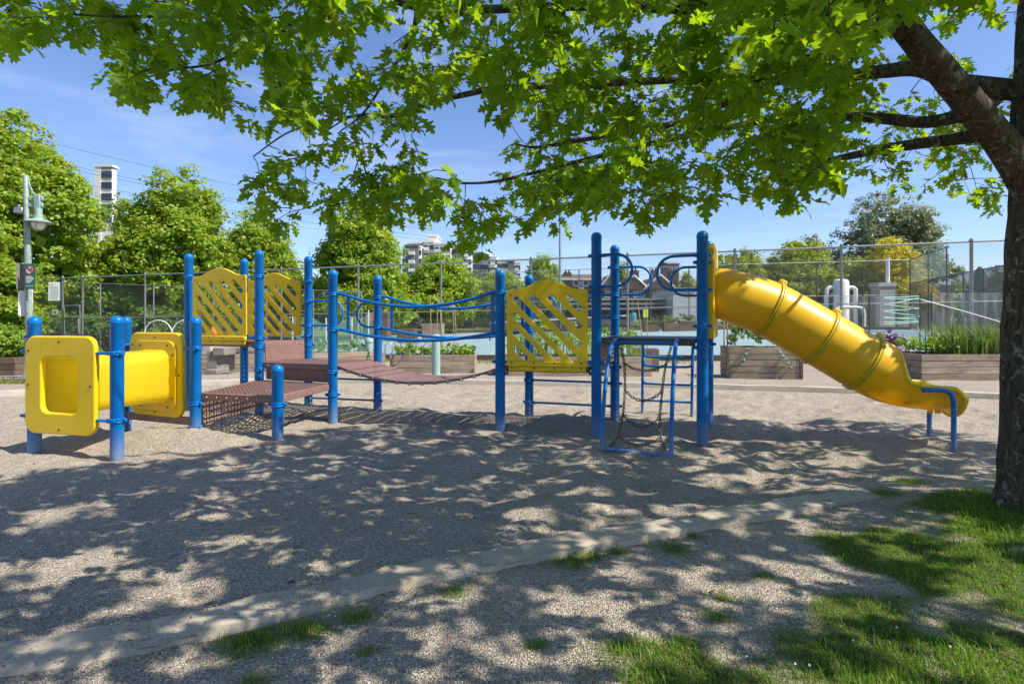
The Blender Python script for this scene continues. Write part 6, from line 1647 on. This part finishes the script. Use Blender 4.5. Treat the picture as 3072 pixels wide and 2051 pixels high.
block('apartment_block', 'slate and white apartment block right of the beige one', [(1350, 1368, 738, 3, pale, 2, ()), (1368, 1388, 738, 0, dg, 0, ()), (1388, 1415, 745, 2, whit, 2, [(0, .6)]), (1390, 1416, 727, 10, bl_, 0, ()), (1415, 1446, 760, 6, dg, 3, ())], 205)
block('apartment_block', 'stepped white apartment block at the right end of the group', [(1446, 1470, 762, 2, whit, 3, ()), (1466, 1490, 770, 0, whit, 3, [(.2, .8)]), (1490, 1526, 782, 4, pale, 3, ()), (1524, 1542, 784, 2, dg, 0, ()), (1540, 1560, 788, 4, whit, 2, [(.2, .8)])], 210)
tw_ = thing('office_tower', 'high pale tower with ribbon windows behind the left trees', 'building', W(310, 700, 170))
rbox(tw_, 'wall', 284, 302, 499, 760, 170, 3, pale); rbox(tw_, 'wall', 302, 336, 507, 760, 170.3, 2.0, pale); rbox(tw_, 'parapet', 283, 337, 494, 500, 169.8, 3, pale)
for y0 in (514, 546, 580, 613, 646): 
    for k in range(4): rbox(tw_, 'window', 303.5 + 8 * k, 310.5 + 8 * k, y0, y0 + 20, 170.05, .2, M['glass'])
# overhead power lines
for k, (y0, y1) in enumerate(((375, 640), (440, 668), (455, 672), (500, 690), (540, 700))):
    A_, B_ = W(-300, y0 - 60, 80), W(1300, y1 + 20, 140); pts = [A_.lerp(B_, i / 12) - Vector((0, 0, 1.6 * math.sin(math.pi * i / 12))) for i in range(13)]
    tag(MB().tube(pts, .035, 5).build('power_line', M['galv_dark']), ('highest', 'second', 'third', 'fourth', 'lowest')[k] + ' overhead power line left of the oak boughs', 'power line', 'overhead power lines')
# parked cars beyond the courts
def car(x, y, z, colr, label):
    t = thing('parked_car', label, 'car', (x, y, z), 'cars parked beyond the courts'); b = MB()
    prof_ = [(-2.1, .35), (-2.15, .75), (-2.0, .88), (-1.3, .95), (-.75, 1.42), (.75, 1.45), (1.35, 1.0), (2.0, .9), (2.15, .7), (2.1, .35)]
    b.prism([Vector((x + a, y - .85, z + h)) for a, h in prof_], (0, 1.7, 0)).build('body', simple('car_paint', colr, .3, .2), t, False)
    MB().prism([Vector((x + a, y - .87, z + h)) for a, h in ((-1.15, .98), (-.68, 1.36), (-.05, 1.38), (-.05, .98))], (0, .02, 0)).build('window', M['glass'], t, False)
    MB().prism([Vector((x + a, y - .87, z + h)) for a, h in ((.05, .98), (.05, 1.38), (.68, 1.38), (1.15, 1.0))], (0, .02, 0)).build('window', M['glass'], t, False)
    for wx in (-1.3, 1.3):
        w = MB().lathe(Vector((x + wx, y - .82, z + .33)), [(.33, -.1), (.33, .1)], 16, (Vector((1, 0, 0)), Vector((0, 0, 1)), Vector((0, 1, 0)))).build('wheel', M['black'], t)
        MB().lathe(Vector((x + wx, y - .93, z + .33)), [(.19, -.01), (.19, .01)], 12, (Vector((1, 0, 0)), Vector((0, 0, 1)), Vector((0, 1, 0)))).build('rim', M['galv'], w)
for px, Y, col_, lb in ((1205, 57, (.55, .55, .54), 'white parked car behind the rope bridge'), (1300, 58, (.35, .36, .38), 'silver parked car behind the tall stakes'), (1500, 58, (.16, .17, .19), 'dark parked car left of the tennis net')):
    x = (px - 1536) / F * Y; car(x, Y, float(gz_base(x, Y)) + .25, col_, lb)
# fallen leaves on the gravel
for k, (px, py, s, lb) in enumerate(((1912, 1222, .05, 'green leaf sprig on the gravel inside the looped ladder'), (1640, 1494, .04, 'green leaf sprig lying on the gravel above the kerb'), (1065, 1744, .035, 'green sprig growing against the near kerb'), (1955, 1514, .03, 'yellowish leaf lying on the gravel before the kerb'))):
    dy = py - 961; Y = CAM_H * F / dy; x = (px - 1536) * CAM_H / dy
    tag(sprig(x, Y, s, k * 1.3).build('fallen_sprig', M['leafL'], None, False), lb, 'leaf', 'fallen leaf sprigs')
